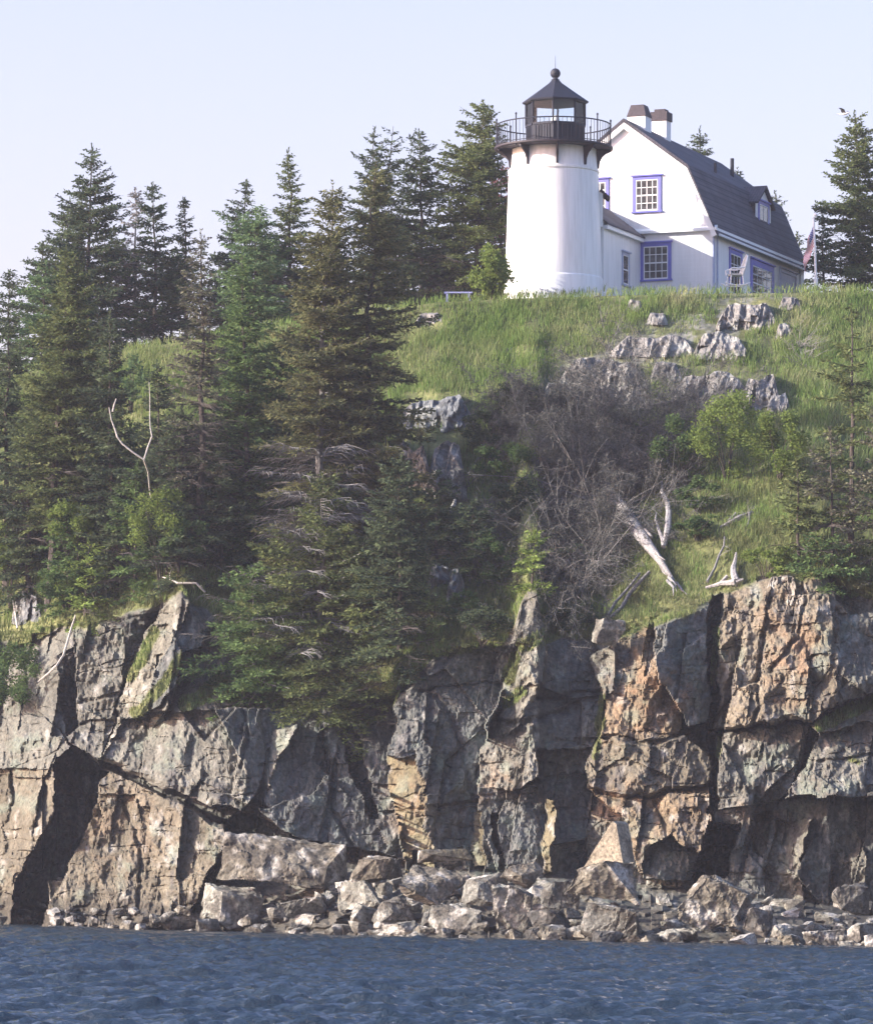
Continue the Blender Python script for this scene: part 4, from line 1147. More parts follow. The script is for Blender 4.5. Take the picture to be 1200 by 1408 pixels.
# shoreline: the boulders one can tell apart
for (x0, x1, y0, y1, pal, yf, kw, lb) in (
    (278, 360, 1210, 1282, 'pale', 0, dict(npts=11, wet=-.2), 'large whitish block with a dark weedy side at the left of the rubble'),
    (298, 482, 1146, 1226, 'brown', 2.2, dict(npts=12, deep=.5, tilt=-.12), 'long low brown slab under the cliff behind the whitish block'),
    (92, 168, 1226, 1278, 'grey', 0, dict(npts=12, wet=-.1), 'grey angular boulder beside the mouth of the dark cleft'),
    (66, 140, 1200, 1262, 'brown', 1.2, dict(npts=14), 'brown boulder behind the grey angular one at the cleft'),
    (208, 284, 1254, 1284, 'grey', -.3, dict(npts=14, wet=.0), 'flat weedy rock awash left of the whitish block'),
    (448, 524, 1208, 1254, 'pale', .6, dict(npts=10), 'pale squared block in the middle left of the rubble'),
    (478, 562, 1176, 1220, 'brown', 1.8, dict(npts=12), 'brown rounded rock behind the pale squared block'),
    (542, 638, 1184, 1244, 'brown', 1.2, dict(npts=11), 'broad grey brown block at the centre of the rubble'),
    (566, 647, 1166, 1192, 'yellow', 2.4, dict(npts=10, deep=.4, rough=.03), 'long straight yellowish slab lying at the foot of the cliff'),
    (668, 734, 1212, 1292, 'pale', -.2, dict(npts=10, wet=-.6), 'tall pale block standing in the centre of the shoreline'),
    (632, 704, 1196, 1252, 'grey', 1.0, dict(npts=12), 'grey block tucked behind the tall pale one'),
    (780, 884, 1176, 1248, 'brown', .8, dict(npts=10, deep=.7), 'big angular brown boulder below the pointed slab'),
    (928, 1038, 1205, 1290, 'brown', .4, dict(npts=18, rough=.12, wet=-.7), 'biggest rough brown boulder at the right of the shore'),
    (800, 904, 1242, 1298, 'grey', -.3, dict(npts=12, wet=-.2), 'dark grey boulder with a white patch at the waterline'),
    (888, 962, 1274, 1300, 'pale', -.6, dict(npts=14), 'low pale rock awash before the biggest brown boulder'),
    (1058, 1112, 1268, 1304, 'pale', -.4, dict(npts=12), 'pale lumpy rock at the waterline right of the biggest boulder'),
    (1104, 1164, 1272, 1306, 'grey', -.4, dict(npts=12, barn=.15), 'barnacled white and grey rock near the right end of the shore'),
    (1160, 1214, 1264, 1306, 'grey', 0, dict(npts=12, barn=.1), 'last grey rock at the right edge of the shoreline'),
    (690, 752, 1178, 1220, 'brown', 1.8, dict(npts=12), 'brown slab under the narrow yellow streak of the cliff'),
    (738, 800, 1206, 1254, 'grey', .8, dict(npts=12), 'grey wedge left of the big angular brown boulder'),
    (585, 662, 1240, 1290, 'grey', -.2, dict(npts=12, barn=.1, wet=-.3), 'dark weedy rock with pale top at the central waterline'),
    (1020, 1066, 1240, 1290, 'dark', .2, dict(npts=12), 'dark wet rock right beside the biggest brown boulder'),
    (1140, 1200, 1210, 1262, 'grey', 1.5, dict(npts=12), 'grey block in the shade under the right hand overhang'),
    (730, 800, 1244, 1290, 'dark', .1, dict(npts=12), 'black wet rock between the tall pale block and the dark grey boulder'),
    (380, 452, 1232, 1274, 'grey', .3, dict(npts=12, wet=-.2), 'grey rock between the whitish block and the pale squared block'),
    (510, 580, 1232, 1276, 'grey', .2, dict(npts=12, wet=-.15), 'grey shore rock before the broad grey brown block')):
    kw = dict(kw); rock('boulder', lb, 'boulder', x0, x1, y0, y1, pal, Y=float(Yw((x0 + x1) / 2)) + yf + 1.2, group='boulders along the shore', **kw)


def pointed_slab():
    """thick triangular slab standing on its edge against the orange buttress"""
    Y = float(Yw(840)) + 3.4; b = pt(838, 1196, Y); k = Y / F
    wb = bmesh.new()
    out = [(-36, -8), (13, 67), (19, 64), (31, 10), (26, -6)]
    vs = [wb.verts.new((x * k, y, z * k)) for y in (-.42, .42) for x, z in out]
    for v in vs[:5]: v.co.x -= .1
    bmesh.ops.convex_hull(wb, input=vs)
    bmesh.ops.triangulate(wb, faces=wb.faces[:])
    for it in range(3):
        bmesh.ops.subdivide_edges(wb, edges=[e for e in wb.edges if e.calc_length() > .22], cuts=1); bmesh.ops.triangulate(wb, faces=[f for f in wb.faces if len(f.verts) > 3])
    wb.normal_update()
    V = np.array([v.co[:] for v in wb.verts]); d = fbm3(V + 4, 1.4, 3) * .12
    for v, q in zip(wb.verts, d): v.co += v.normal * q
    me = bpy.data.meshes.new('pointed_slab'); wb.to_mesh(me); wb.free()
    a = me.color_attributes.new('Col', 'FLOAT_COLOR', 'POINT'); c = np.ones((len(V), 4), np.float32)
    c[:, :3] = np.array((.25, .215, .16)) * (1 + fbm3(V, 2.0, 4) * 1.3)[:, None]; a.data.foreach_set('color', c.ravel())
    o = link('boulder', me, M['boulder']); o.location = b; o.rotation_euler = (0, .04, R_(-28))
    tag(o, 'pale pointed triangular slab leaning upright against the orange buttress', 'boulder', 'boulders along the shore')


pointed_slab()


def rubble():
    g = np.random.default_rng(61)
    variants = [rock_mesh(900 + i, .5, .42, .36, npts=int(g.integers(9, 15)), cuts=3, pal=p, rough=.09, barn=b, wet=w) for i, (p, b, w) in enumerate(
        [('grey', .08, -.1), ('pale', .05, -.15), ('brown', 0, -.05), ('grey', .15, -.2), ('dark', 0, None), ('brown', .05, None), ('pale', .1, None), ('grey', 0, .1)])]
    G = 'small loose rocks along the waterline'
    for i in range(290):
        px = g.uniform(-15, 1215)
        wl = float(waterline(px)); cb_ = float(cliff_base(px))
        lo = max(cb_ + 4, wl - 75) if px > 260 else wl - 30
        f = g.random() ** 1.5
        py = wl + 2 - f * (wl - lo)
        Y = float(depth(np.array([px]), np.array([py]))[0])
        s = g.choice([.28, .4, .55, .75, 1.0]) * g.uniform(.8, 1.15) * (1.0 if px > 260 else .7)
        o = link('shore_rock', variants[i % 8]); o.data = variants[i % 8]
        if not o.data.materials: o.data.materials.append(M['boulder'])
        p = pt(px, py, Y); o.location = (p.x, p.y - .2, p.z + .08 * s)
        o.scale = (s * g.uniform(.9, 1.5), s, s * g.uniform(.7, 1.1)); o.rotation_euler = (g.normal() * .15, g.normal() * .15, g.uniform(0, 6.28))
        tag(o, 'small loose shore rock among the boulders at the foot of the cliff', 'rock', G)


rubble()

# ------------------------------------------------------------------ lighthouse
BETA = math.atan2(2400, F)
TC = Vector(((761 - 600) / F * 200, 200.0, 0))


def zpx(y, Y=200.0): return CH + (YH - y) / F * Y


def lighthouse():
    zb = zpx(404)
    e = empty('lighthouse', (TC.x, TC.y, zb)); tag(e, 'short white round lighthouse tower with a black lantern and railed gallery', 'lighthouse')
    Z = lambda y: zpx(y) - zb
    t = MB(); t.ring([(2.27, -1.0), (2.26, Z(385)), (2.25, Z(384)), (2.22, Z(383)), (2.06, Z(239)), (2.10, Z(238)), (2.10, Z(235)), (2.02, Z(234)), (1.96, Z(209)), (1.96, Z(206))], 72)
    link('tower', t.mesh('tower'), M['tower'], e)
    for p in e.children[0].data.polygons: p.use_smooth = True
    e.children[0].data.set_sharp_from_angle(angle=R_(28))
    zd = Z(205)
    MB().ring([(1.9, zd - .06), (2.66, zd - .06), (2.72, zd - .02), (2.72, zd + .06), (1.2, zd + .062)], 64).build('gallery_deck', M['maroon'], e)
    for k in range(9):
        a = R_(-90 + 3 + 40 * k); ca, sa = math.cos(a), math.sin(a)
        b = MB()
        poly = [(1.90, zd - .06), (2.62, zd - .06), (2.62, zd - .16), (2.45, zd - .22), (2.24, zd - .40), (2.12, zd - .62), (2.09, zd - .92), (1.98, zd - .92)]
        n_ = len(poly); V = []
        for sgn in (-.045, .045):
            for r, z in poly: V.append((r * ca - sgn * sa, r * sa + sgn * ca, z))
        b.add(V, [tuple(range(n_)), tuple(range(2 * n_ - 1, n_ - 1, -1))] + [(i, i + n_, (i + 1) % n_ + n_, (i + 1) % n_) for i in range(n_)])
        b.build('bracket', M['maroon'], e)
    zr = zd + 1.08
    for zz, r in ((zr, .03), (zd + .14, .018)):
        rb = MB(); pts = [(2.62 * math.cos(2 * math.pi * k / 72), 2.62 * math.sin(2 * math.pi * k / 72), zz) for k in range(73)]
        rb.tube(pts, r, 6); rb.build('rail', M['black'], e)
    bm_ = MB().tube([(0, 0, zd + .06), (0, 0, zr)], .012, 5).mesh('baluster'); bm_.materials.append(M['black'])
    for k in range(80):
        if k % 10 == 0: continue
        a = 2 * math.pi * k / 80 + .05; o = link('baluster', bm_, None, e); o.location = (2.62 * math.cos(a), 2.62 * math.sin(a), 0)
    pm = MB().tube([(0, 0, zd - .1), (0, 0, zr + .22)], .030, 6).ring([(.03, zr + .2), (.05, zr + .25), (.03, zr + .30), (.002, zr + .32)], 8).mesh('railing_post'); pm.materials.append(M['black'])
    for k in range(8):
        a = 2 * math.pi * k / 8 + .05; o = link('railing_post', pm, None, e); o.location = (2.62 * math.cos(a), 2.62 * math.sin(a), 0)
    # lantern room: octagon with a corner nearly facing the sea
    RL = 1.36; z1 = Z(172); z2 = Z(141.5); ph = R_(-90 - 6); off = .08
    cor = [(RL * math.cos(ph + k * math.pi / 4) + off, RL * math.sin(ph + k * math.pi / 4)) for k in range(8)]
    for k in range(8):
        (xa, ya), (xb, yb) = cor[k], cor[(k + 1) % 8]
        p = MB(); d = Vector((xb - xa, yb - ya, 0)); L = d.length; d.normalize(); nrm = Vector((d.y, -d.x, 0))
        def slab(u0, u1, v0, v1, w0, w1, mb=p, xa=xa, ya=ya, d=d, nrm=nrm):
            V = [Vector((xa, ya, 0)) + d * u + nrm * w + Vector((0, 0, v)) for w in (w0, w1) for v in (v0, v1) for u in (u0, u1)]
            mb.add(V, [(0, 1, 3, 2), (4, 6, 7, 5), (0, 4, 5, 1), (2, 3, 7, 6), (0, 2, 6, 4), (1, 5, 7, 3)])
        slab(0.0, L, zd + .06, z1, -.06, 0)
        for j in range(6): slab(.12 + j * .145, .16 + j * .145, zd + .2, z1 - .14, .001, .03)
        slab(.02, L - .02, z1 - .1, z1, .001, .04); slab(.02, L - .02, zd + .07, zd + .17, .001, .04)
        p.build('lantern_panel', M['black'], e)
        MB().tube([(xa, ya, z1 - .02), (xa, ya, z2 + .02)], .042, 6).build('mullion', M['black'], e)
        gl = MB(); slab(.03, L - .03, z1 + .001, z2, -.03, -.022, gl); gl.build('lantern_glass', M['glass'], e)
    zt = Z(111)
    rf = MB(); rf.ring([(1.30, z2 - .03), (1.50, z2 - .02), (1.53, z2 + .05), (1.40, z2 + .14), (.80, z2 + .56), (.30, z2 + .92), (.17, zt + .05)], 8, ph)
    o = rf.build('lantern_roof', M['black'], e); o.location = (off, 0, 0)
    zc = Z(100.5)
    fb = MB(); fb.ring([(.17, zt + .02), (.20, zt + .06), (.12, zt + .10), (.12, zc - .22)] + [(.235 * math.sin(R_(a)), zc - .235 * math.cos(R_(a))) for a in range(28, 175, 12)] + [(.02, zc + .24)], 20)
    o = fb.build('ventilator_ball', M['black'], e, True); o.location = (off, 0, 0)
    MB().tube([(off, 0, zc + .2), (off, 0, Z(76))], [.014, .006], 5).build('lightning_rod', M['black'], e)
    lb = MB(); lb.ring([(.10, zd + .06), (.10, z1 - .1), (.16, z1 - .06), (.16, z1), (.10, z1 + .02), (.17, z1 + .10), (.19, z1 + .24), (.15, z1 + .40), (.05, z1 + .46)], 14)
    o = lb.build('beacon_lamp', M['trim'], e, True); o.location = (off, 0, 0)
    # stair window on the right flank with its little hood
    w = empty('tower_window', (0, 0, 0)); w.parent = e
    a = R_(4); zw = Z(290)
    w.location = (2.13 * math.cos(a), 2.13 * math.sin(a), zw); w.rotation_euler = (0, 0, a)
    MB().box(-.1, .10, -.36, .36, -.75, .85).build('window_frame', M['trim'], w)
    MB().box(.101, .125, -.27, .27, -.62, .70).build('pane', M['pane'], w)
    hd = MB(); hd.add([(.0, -.45, 1.0), (.0, .45, 1.0), (.42, .45, .62), (.42, -.45, .62), (.0, -.45, .86), (.0, .45, .86), (.42, .45, .50), (.42, -.45, .50)],
                      [(0, 1, 2, 3), (4, 7, 6, 5), (0, 4, 5, 1), (3, 2, 6, 7), (0, 3, 7, 4), (1, 5, 6, 2)]).build('window_hood', M['maroon'], w)


lighthouse()


# ------------------------------------------------------------------ keeper's house
tv = Vector((math.cos(BETA), -math.sin(BETA), 0)); dv = Vector((math.sin(BETA), math.cos(BETA), 0))
HO = TC + dv * 6.4
ZH = 29.1                                     # ground at the house


def wall_window(parent, nrm, u0, u1, z0, z1, nx, ny, proud=.05, fr=.16, name='window', sash=True, wide_head=True, pane_mat='pane', frame_mat='blue'):
    """window on a wall; nrm: 'g' gable wall (y=const, faces -y) or 's' side wall (faces +x); u along the wall"""
    def bx(mb, a0, a1, c0, c1, w0, w1):
        if nrm[0] == 'g': mb.box(a0, a1, nrm[1] - w1, nrm[1] - w0, c0, c1)
        else: mb.box(nrm[1] + w0, nrm[1] + w1, a0, a1, c0, c1)
        return mb
    f = MB()
    bx(f, u0, u0 + fr, z0, z1, .001, proud); bx(f, u1 - fr, u1, z0, z1, .001, proud)
    bx(f, u0 - (.07 if wide_head else 0), u1 + (.07 if wide_head else 0), z1, z1 + .07, .001, proud + .07)
    bx(f, u0 + fr, u1 - fr, z1 - fr, z1, .001, proud); bx(f, u0 - .05, u1 + .05, z0 - .08, z0, .001, proud + .06)
    fo = f.build(name, M[frame_mat], parent)
    a0, a1, c0, c1 = u0 + fr, u1 - fr, z0, z1 - fr
    bx(MB(), a0, a1, c0, c1, .001, .012).build('pane', M[pane_mat], fo)
    if sash:
        s = MB(); bw = .05
        bx(s, a0, a0 + bw, c0, c1, .0125, .036); bx(s, a1 - bw, a1, c0, c1, .0125, .036)
        bx(s, a0 + bw, a1 - bw, c0, c0 + bw * 1.5, .0125, .036); bx(s, a0 + bw, a1 - bw, c1 - bw, c1, .0125, .036)
        zm = (c0 + c1) / 2; bx(s, a0 + bw, a1 - bw, zm - .03, zm + .03, .0125, .040)
        for i in range(1, nx):
            u = a0 + (a1 - a0) * i / nx; bx(s, u - .016, u + .016, c0 + .06, c1 - .04, .013, .030)
        for j in range(1, ny):
            z = c0 + (c1 - c0) * j / ny
            if abs(z - zm) > .05: bx(s, a0 + .04, a1 - .04, z - .016, z + .016, .0135, .028)
        s.build('sash', M['trim'], fo)
    return fo


def house():
    e = empty('keepers_house', (HO.x, HO.y, ZH), -BETA)
    tag(e, 'white gambrel roofed keepers house with blue window frames behind the lighthouse', 'house')
    ax, W, L = 1.217, 4.32, 14.4
    xl, xr = ax - W, ax + W
    ze, zbk, za = 32.17 - ZH, 35.09 - ZH, 37.4 - ZH; hb = 3.14
    wl = MB().prism([(xl, -1.0), (xr, -1.0), (xr, ze), (ax + hb, zbk - .12), (ax, za - .14), (ax - hb, zbk - .12), (xl, ze)], 0, L)
    wl.build('wall', M['white'], e)
    # roof: four slopes, 10 cm thick, overhanging
    ov = .28
    def slope(x1, z1, x2, z2, name='roof'):
        dx, dz = x2 - x1, z2 - z1; ln = math.hypot(dx, dz); nx_, nz_ = -dz / ln, dx / ln
        if nz_ < 0: nx_, nz_ = -nx_, -nz_
        return [(x1, z1), (x2, z2), (x2 + nx_ * .1, z2 + nz_ * .1), (x1 + nx_ * .1, z1 + nz_ * .1)]
    rf = MB()
    ex = W + ov; dz = ov * (zbk - ze) / (W - hb) * .55
    prof_o = [(ax - ex, ze - dz + .10), (ax - hb - .03, zbk + .06), (ax, za + .10), (ax + hb + .03, zbk + .06), (ax + ex, ze - dz + .10)]
    prof_i = [(ax + ex, ze - dz), (ax + hb, zbk - .10), (ax, za - .08), (ax - hb, zbk - .10), (ax - ex, ze - dz)]
    # roof as one bent slab (outer skin, inner skin, ends)
    pr_ = prof_o + prof_i; n_ = len(pr_)
    y0, y1 = -.22, L + .22
    V = [(x, y0, z) for x, z in pr_] + [(x, y1, z) for x, z in pr_]
    Fs = []
    for k in range(4):
        i, j = k, n_ - 1 - k
        Fs += [(i, i + 1, j - 1, j), (n_ + j, n_ + j - 1, n_ + i + 1, n_ + i)]
        Fs += [(i, n_ + i, n_ + i + 1, i + 1), (j, j - 1, n_ + j - 1, n_ + j)]
    Fs += [(0, n_ - 1, 2 * n_ - 1, n_), (4, n_ + 4, n_ + 5, 5)]
    rf.add(V, Fs); roof = rf.build('roof', M['shingle'], e)
    # white rake boards under the roof edge on the near gable
    tr = MB()
    for (xa, zA), (xb, zB) in zip(prof_i, prof_i[1:]):
        dx, dz_ = xb - xa, zB - zA; ln = math.hypot(dx, dz_); px_, pz_ = (dz_ / ln, -dx / ln)
        if pz_ > 0: px_, pz_ = -px_, -pz_
        w = .24
        tr.add([(xa, -.20, zA - .002), (xb, -.20, zB - .002), (xb + px_ * w, -.20, zB + pz_ * w), (xa + px_ * w, -.20, zA + pz_ * w),
                (xa, -.003, zA - .002), (xb, -.003, zB - .002), (xb + px_ * w, -.003, zB + pz_ * w), (xa + px_ * w, -.003, zA + pz_ * w)],
               [(0, 1, 2, 3), (7, 6, 5, 4), (0, 4, 5, 1), (1, 5, 6, 2), (2, 6, 7, 3), (3, 7, 4, 0)])
    tr.build('rake_board', M['trim'], e)
    # belt across the gable and its sloping top, eave cornice along the side
    MB().prism([(0, 0), (.20, 0), (.20, .08), (0, .22)], 0, 1).n
    bt = MB(); bt.add([(xl - .1, -.003, ze - .16), (xr + .26, -.003, ze - .16), (xr + .26, -.22, ze - .16), (xl - .1, -.22, ze - .16),
                       (xl - .1, -.003, ze + .10), (xr + .26, -.003, ze + .10), (xr + .26, -.22, ze - .04), (xl - .1, -.22, ze - .04)],
                      [(0, 1, 2, 3), (7, 6, 5, 4), (0, 3, 7, 4), (1, 5, 6, 2), (2, 6, 7, 3), (0, 4, 5, 1)])
    bt.build('belt_moulding', M['trim'], e)
    MB().box(xr + .003, xr + .22, .0, L, ze - .20, ze - .02).box(ax + ex + .004, ax + ex + .09, .05, L - .05, ze - dz - .02, ze - dz + .08).build('eave_cornice', M['trim'], e)
    MB().box(xr + .003, xr + .05, .0, .26, -.9, ze - .21).box(xr + .003, xr + .07, .62, .70, -.9, ze - .21).build('corner_board', M['panel'], e)
    z = lambda Zw: Zw - ZH
    wall_window(e, ('g', 0), 1.60, 3.02, z(33.10), z(34.74), 4, 4)
    wall_window(e, ('g', 0), -1.02, .42, z(33.10), z(34.74), 4, 4)
    wall_window(e, ('g', 0), 1.99, 3.52, z(29.86), z(31.58), 4, 4)
    # seaward long side
    wall_window(e, ('s', xr), 2.5, 4.45, z(29.4), z(31.5), 3, 4, fr=.2)
    wall_window(e, ('s', xr), 5.8, 9.5, z(29.5), z(31.45), 4, 4, fr=.3)
    fo = wall_window(e, ('s', xr), 10.5, 13.3, z(28.9), z(31.55), 2, 1, fr=.18, sash=False, pane_mat='panel', frame_mat='panel', name='porch_screen')
    MB().box(xr + .003, xr + .06, 13.9, 14.4, -.9, ze - .21).build('corner_board', M['trim'], e)
    # dormer
    yc, hw = 9.65, 1.2; xf = 4.95
    zd0, zd1, zpk = z(32.95), z(34.55), z(35.35)
    xb = ax + 1.6
    dm = empty('dormer', (0, 0, 0)); dm.parent = e
    body = MB()
    outl = [(yc - hw, zd0 - .5), (yc + hw, zd0 - .5), (yc + hw, zd1), (yc, zpk), (yc - hw, zd1)]
    V = [(xf, y, zz) for y, zz in outl] + [(xb, y, zz) for y, zz in outl]
    body.add(V, [tuple(range(5)), tuple(range(9, 4, -1))] + [(i, i + 5, (i + 1) % 5 + 5, (i + 1) % 5) for i in range(5)])
    body.build('dormer_wall', M['shingle'], dm)
    fr_ = MB(); V = [(xf + .03, y, zz) for y, zz in [(yc - hw, zd0 - .3), (yc + hw, zd0 - .3), (yc + hw, zd1), (yc, zpk), (yc - hw, zd1)]]
    V += [(xf + .002, v[1], v[2]) for v in V]
    fr_.add(V, [tuple(range(5)), tuple(range(9, 4, -1))] + [(i, i + 5, (i + 1) % 5 + 5, (i + 1) % 5) for i in range(5)]); fr_.build('dormer_front', M['white'], dm)
    dr = MB()
    for sg in (-1, 1):
        A = [(yc, zpk + .02), (yc + sg * (hw + .2), zd1 - .12), (yc + sg * (hw + .2), zd1 - .02), (yc, zpk + .13)]
        V = [(xf + .22, y, zz) for y, zz in A] + [(xb, y, zz) for y, zz in A]
        dr.add(V, [(0, 1, 2, 3), (7, 6, 5, 4), (0, 4, 5, 1), (1, 5, 6, 2), (2, 6, 7, 3), (3, 7, 4, 0)])
    dr.build('dormer_roof', M['shingle'], dm)
    wall_window(dm, ('s', xf + .03), yc - .85, yc + .85, zd0 - .15, zd1 + .12, 2, 2, fr=.16, frame_mat='blue')
    # chimneys on the ridge
    for (cy, w, zt, cap, flat) in ((2.07, .44, 38.44, .54, False), (5.3, .36, 38.74, .46, True)):
        c = empty('chimney', (ax, cy, 0)); c.parent = e
        MB().box(-w, w, -w, w, za - .9, z(zt) - .56).build('chimney_stack', M['white'], c)
        k = MB()
        if flat:
            k.box(-w - .06, w + .06, -w - .06, w + .06, z(zt) - .559, z(zt) - .14); k.box(-w * .75, w * .75, -w * .75, w * .75, z(zt) - .139, z(zt))
        else:
            a_, b_ = w + .04, w * .72
            V = [(-a_, -a_, z(zt) - .559), (a_, -a_, z(zt) - .559), (a_, a_, z(zt) - .559), (-a_, a_, z(zt) - .559), (-b_, -b_, z(zt)), (b_, -b_, z(zt)), (b_, b_, z(zt)), (-b_, b_, z(zt))]
            k.add(V, [(0, 3, 2, 1), (4, 5, 6, 7), (0, 1, 5, 4), (1, 2, 6, 5), (2, 3, 7, 6), (3, 0, 4, 7)])
        k.build('chimney_cap', M['brick'], c)
    MB().tube([(ax + 2.4, 6.3, zbk + .2), (ax + 2.4, 6.3, zbk + 1.1)], .07, 8).build('vent_pipe', M['brick'], e)
    MB().tube([(ax + 1.6, 11.4, zbk + .6), (ax + 1.6, 11.4, zbk + 2.1)], .10, 8).build('vent_pipe', M['black'], e)


house()


def workroom():
    e = empty('workroom', (TC.x, TC.y, zpx(402)), -BETA); zb = zpx(402)
    tag(e, 'small white workroom with dark gabled roof joining the tower to the house', 'building')
    x1 = 2.0; xm = .35; x0 = -1.3; y0, y1 = 1.2, 6.39
    ze = zpx(318, 203.5) - zb; zr = ze + 1.25
    MB().prism([(x0, -1), (x1, -1), (x1, ze), (xm, zr - .1), (x0, ze)], y0, y1).build('wall', M['tower'], e)
    r = MB()
    for sg, xe in ((1, x1 + .22), (-1, x0 - .22)):
        s_ = (zr - ze) / (x1 - xm)
        A = [(xm, zr + .02), (xe, ze - .22 * s_ + .04), (xe, ze - .22 * s_ + .13), (xm, zr + .13)]
        V = [(x, y0, q) for x, q in A] + [(x, y1, q) for x, q in A]
        r.add(V, [(0, 1, 2, 3), (7, 6, 5, 4), (0, 4, 5, 1), (1, 5, 6, 2), (2, 6, 7, 3), (3, 7, 4, 0)])
    r.build('roof', M['shingle'], e)
    MB().box(x1 + .003, x1 + .20, y0, y1 - .02, ze - .30, ze - .13).build('eave_cornice', M['trim'], e)
    wall_window(e, ('s', x1), 3.7, 4.7, .75, 2.25, 1, 2, fr=.12, frame_mat='panel')


workroom()


# ------------------------------------------------------------------ small things on the lawn
def flagpole():
    Y = 202.5; b = pt(1121.5, 396, Y); b.z = ground_z(1121, Y) - .3
    zt = zpx(298, Y)
    e = empty('flagpole', b); tag(e, 'slim white flagpole on the lawn right of the house', 'flagpole')
    H = zt - b.z
    MB().tube([(0, 0, 0), (0, 0, 1.3), (0, 0, 1.35), (-.10, 0, H)], [.10, .095, .06, .04], 10).build('pole', M['pole'], e)
    MB().ring([(.03, H), (.08, H + .06), (.09, H + .11), (.06, H + .17), (.01, H + .2)], 10).build('finial', M['pole'], e)
    # hanging flag: hoist along the pole, fly drooping down and to the left in folds
    NU, NV = 60, 39
    V = []; c = []
    for j in range(NV + 1):
        for i in range(NU + 1):
            u = i / NU; v = j / NV
            s = u * 1.55; fold = math.sin(u * 9 + v * 4.5)
            x = -.05 - .48 * u ** .8 + .06 * fold * u
            y = .10 * math.sin(u * 6 + v * 7 + 1) * min(1, u * 2)
            z = H - .28 - v * 1.02 - s * .88
            V.append((x, y, z))
    me = mesh_np('flag', V, [grid_faces(NV + 1, NU + 1)], None, True)
    for m in (('flag_red', (.50, .05, .06)), ('flag_white', (.78, .76, .76)), ('flag_blue', (.06, .07, .24))):
        me.materials.append(paint(m[0], m[1], .8, .06, 6))
    idx = []
    for j in range(NV):
        for i in range(NU):
            s = (j * 13) // NV
            k = 0 if s % 2 == 0 else 1
            if s < 7 and i < NU * .4:
                k = 2
                if (i % 4 == 2 and j % 4 == 2) or (i % 4 == 0 and j % 4 == 0 and i and j): k = 1
            idx.append(k)
    me.polygons.foreach_set('material_index', np.array(idx, np.int32))
    f = link('flag', me); f.location = b
    tag(f, 'red white and blue striped flag with stars hanging limp from the flagpole', 'flag')


flagpole()


def chair():
    Y = 200.6; px = 1011
    b = Vector(((px - 600) / F * Y, Y, zpx(394, Y)))
    b.z = max(ground_z(px, Y), zpx(392, Y)) - .05
    e = empty('rocking_chair', b, R_(12)); tag(e, 'white wicker rocking chair with a tall rounded back on the lawn before the house', 'chair')
    # faces left (-x)
    MB().box(-.30, .30, -.30, .30, .48, .56).build('seat', M['wicker'], e)
    bk = MB(); out = [(-.30, .50), (-.34, .85), (-.33, 1.15), (-.22, 1.36), (0, 1.45), (.22, 1.36), (.33, 1.15), (.34, .85), (.30, .50)]
    n_ = len(out); V = [(.26 + (z - .5) * .30 + o_, y, z) for o_ in (0, .05) for y, z in out]
    bk.add(V, [tuple(range(n_)), tuple(range(2 * n_ - 1, n_ - 1, -1))] + [(i, i + n_, (i + 1) % n_ + n_, (i + 1) % n_) for i in range(n_)])
    bk.build('backrest', M['wicker'], e)
    MB().tube([(.25 + (z - .5) * .30, y, z) for y, z in out], .035, 6).build('back_frame', M['trim'], e)
    for sg in (-1, 1):
        MB().tube([(.36, sg * .33, .86), (.1, sg * .35, .80), (-.25, sg * .36, .80), (-.36, sg * .35, .74), (-.34, sg * .33, .52)], .035, 6).build('arm', M['trim'], e)
        MB().tube([(-.28, sg * .28, .48), (-.33, sg * .29, .06)], .03, 6).build('leg', M['trim'], e)
        MB().tube([(.26, sg * .28, .48), (.30, sg * .29, .06)], .03, 6).build('leg', M['trim'], e)
        MB().tube([(-.60, sg * .29, .14), (-.35, sg * .29, .05), (0, sg * .29, .02), (.35, sg * .29, .05), (.62, sg * .29, .15)], .03, 6).build('rocker', M['trim'], e)


chair()


def bench():
    Y = 201.5; b = Vector(((627 - 600) / F * Y, Y, ground_z(627, Y)))
    b.z = zpx(402, Y) - .46
    e = empty('bench', b); tag(e, 'pale blue wooden bench half hidden behind the young tree', 'bench')
    MB().box(-.55, .75, -.22, .22, .42, .47).build('seat', M['bench'], e)
    for x in (-.42, .60):
        MB().box(x - .04, x + .04, -.18, .18, -.3, .419).build('leg', M['bench'], e)


bench()


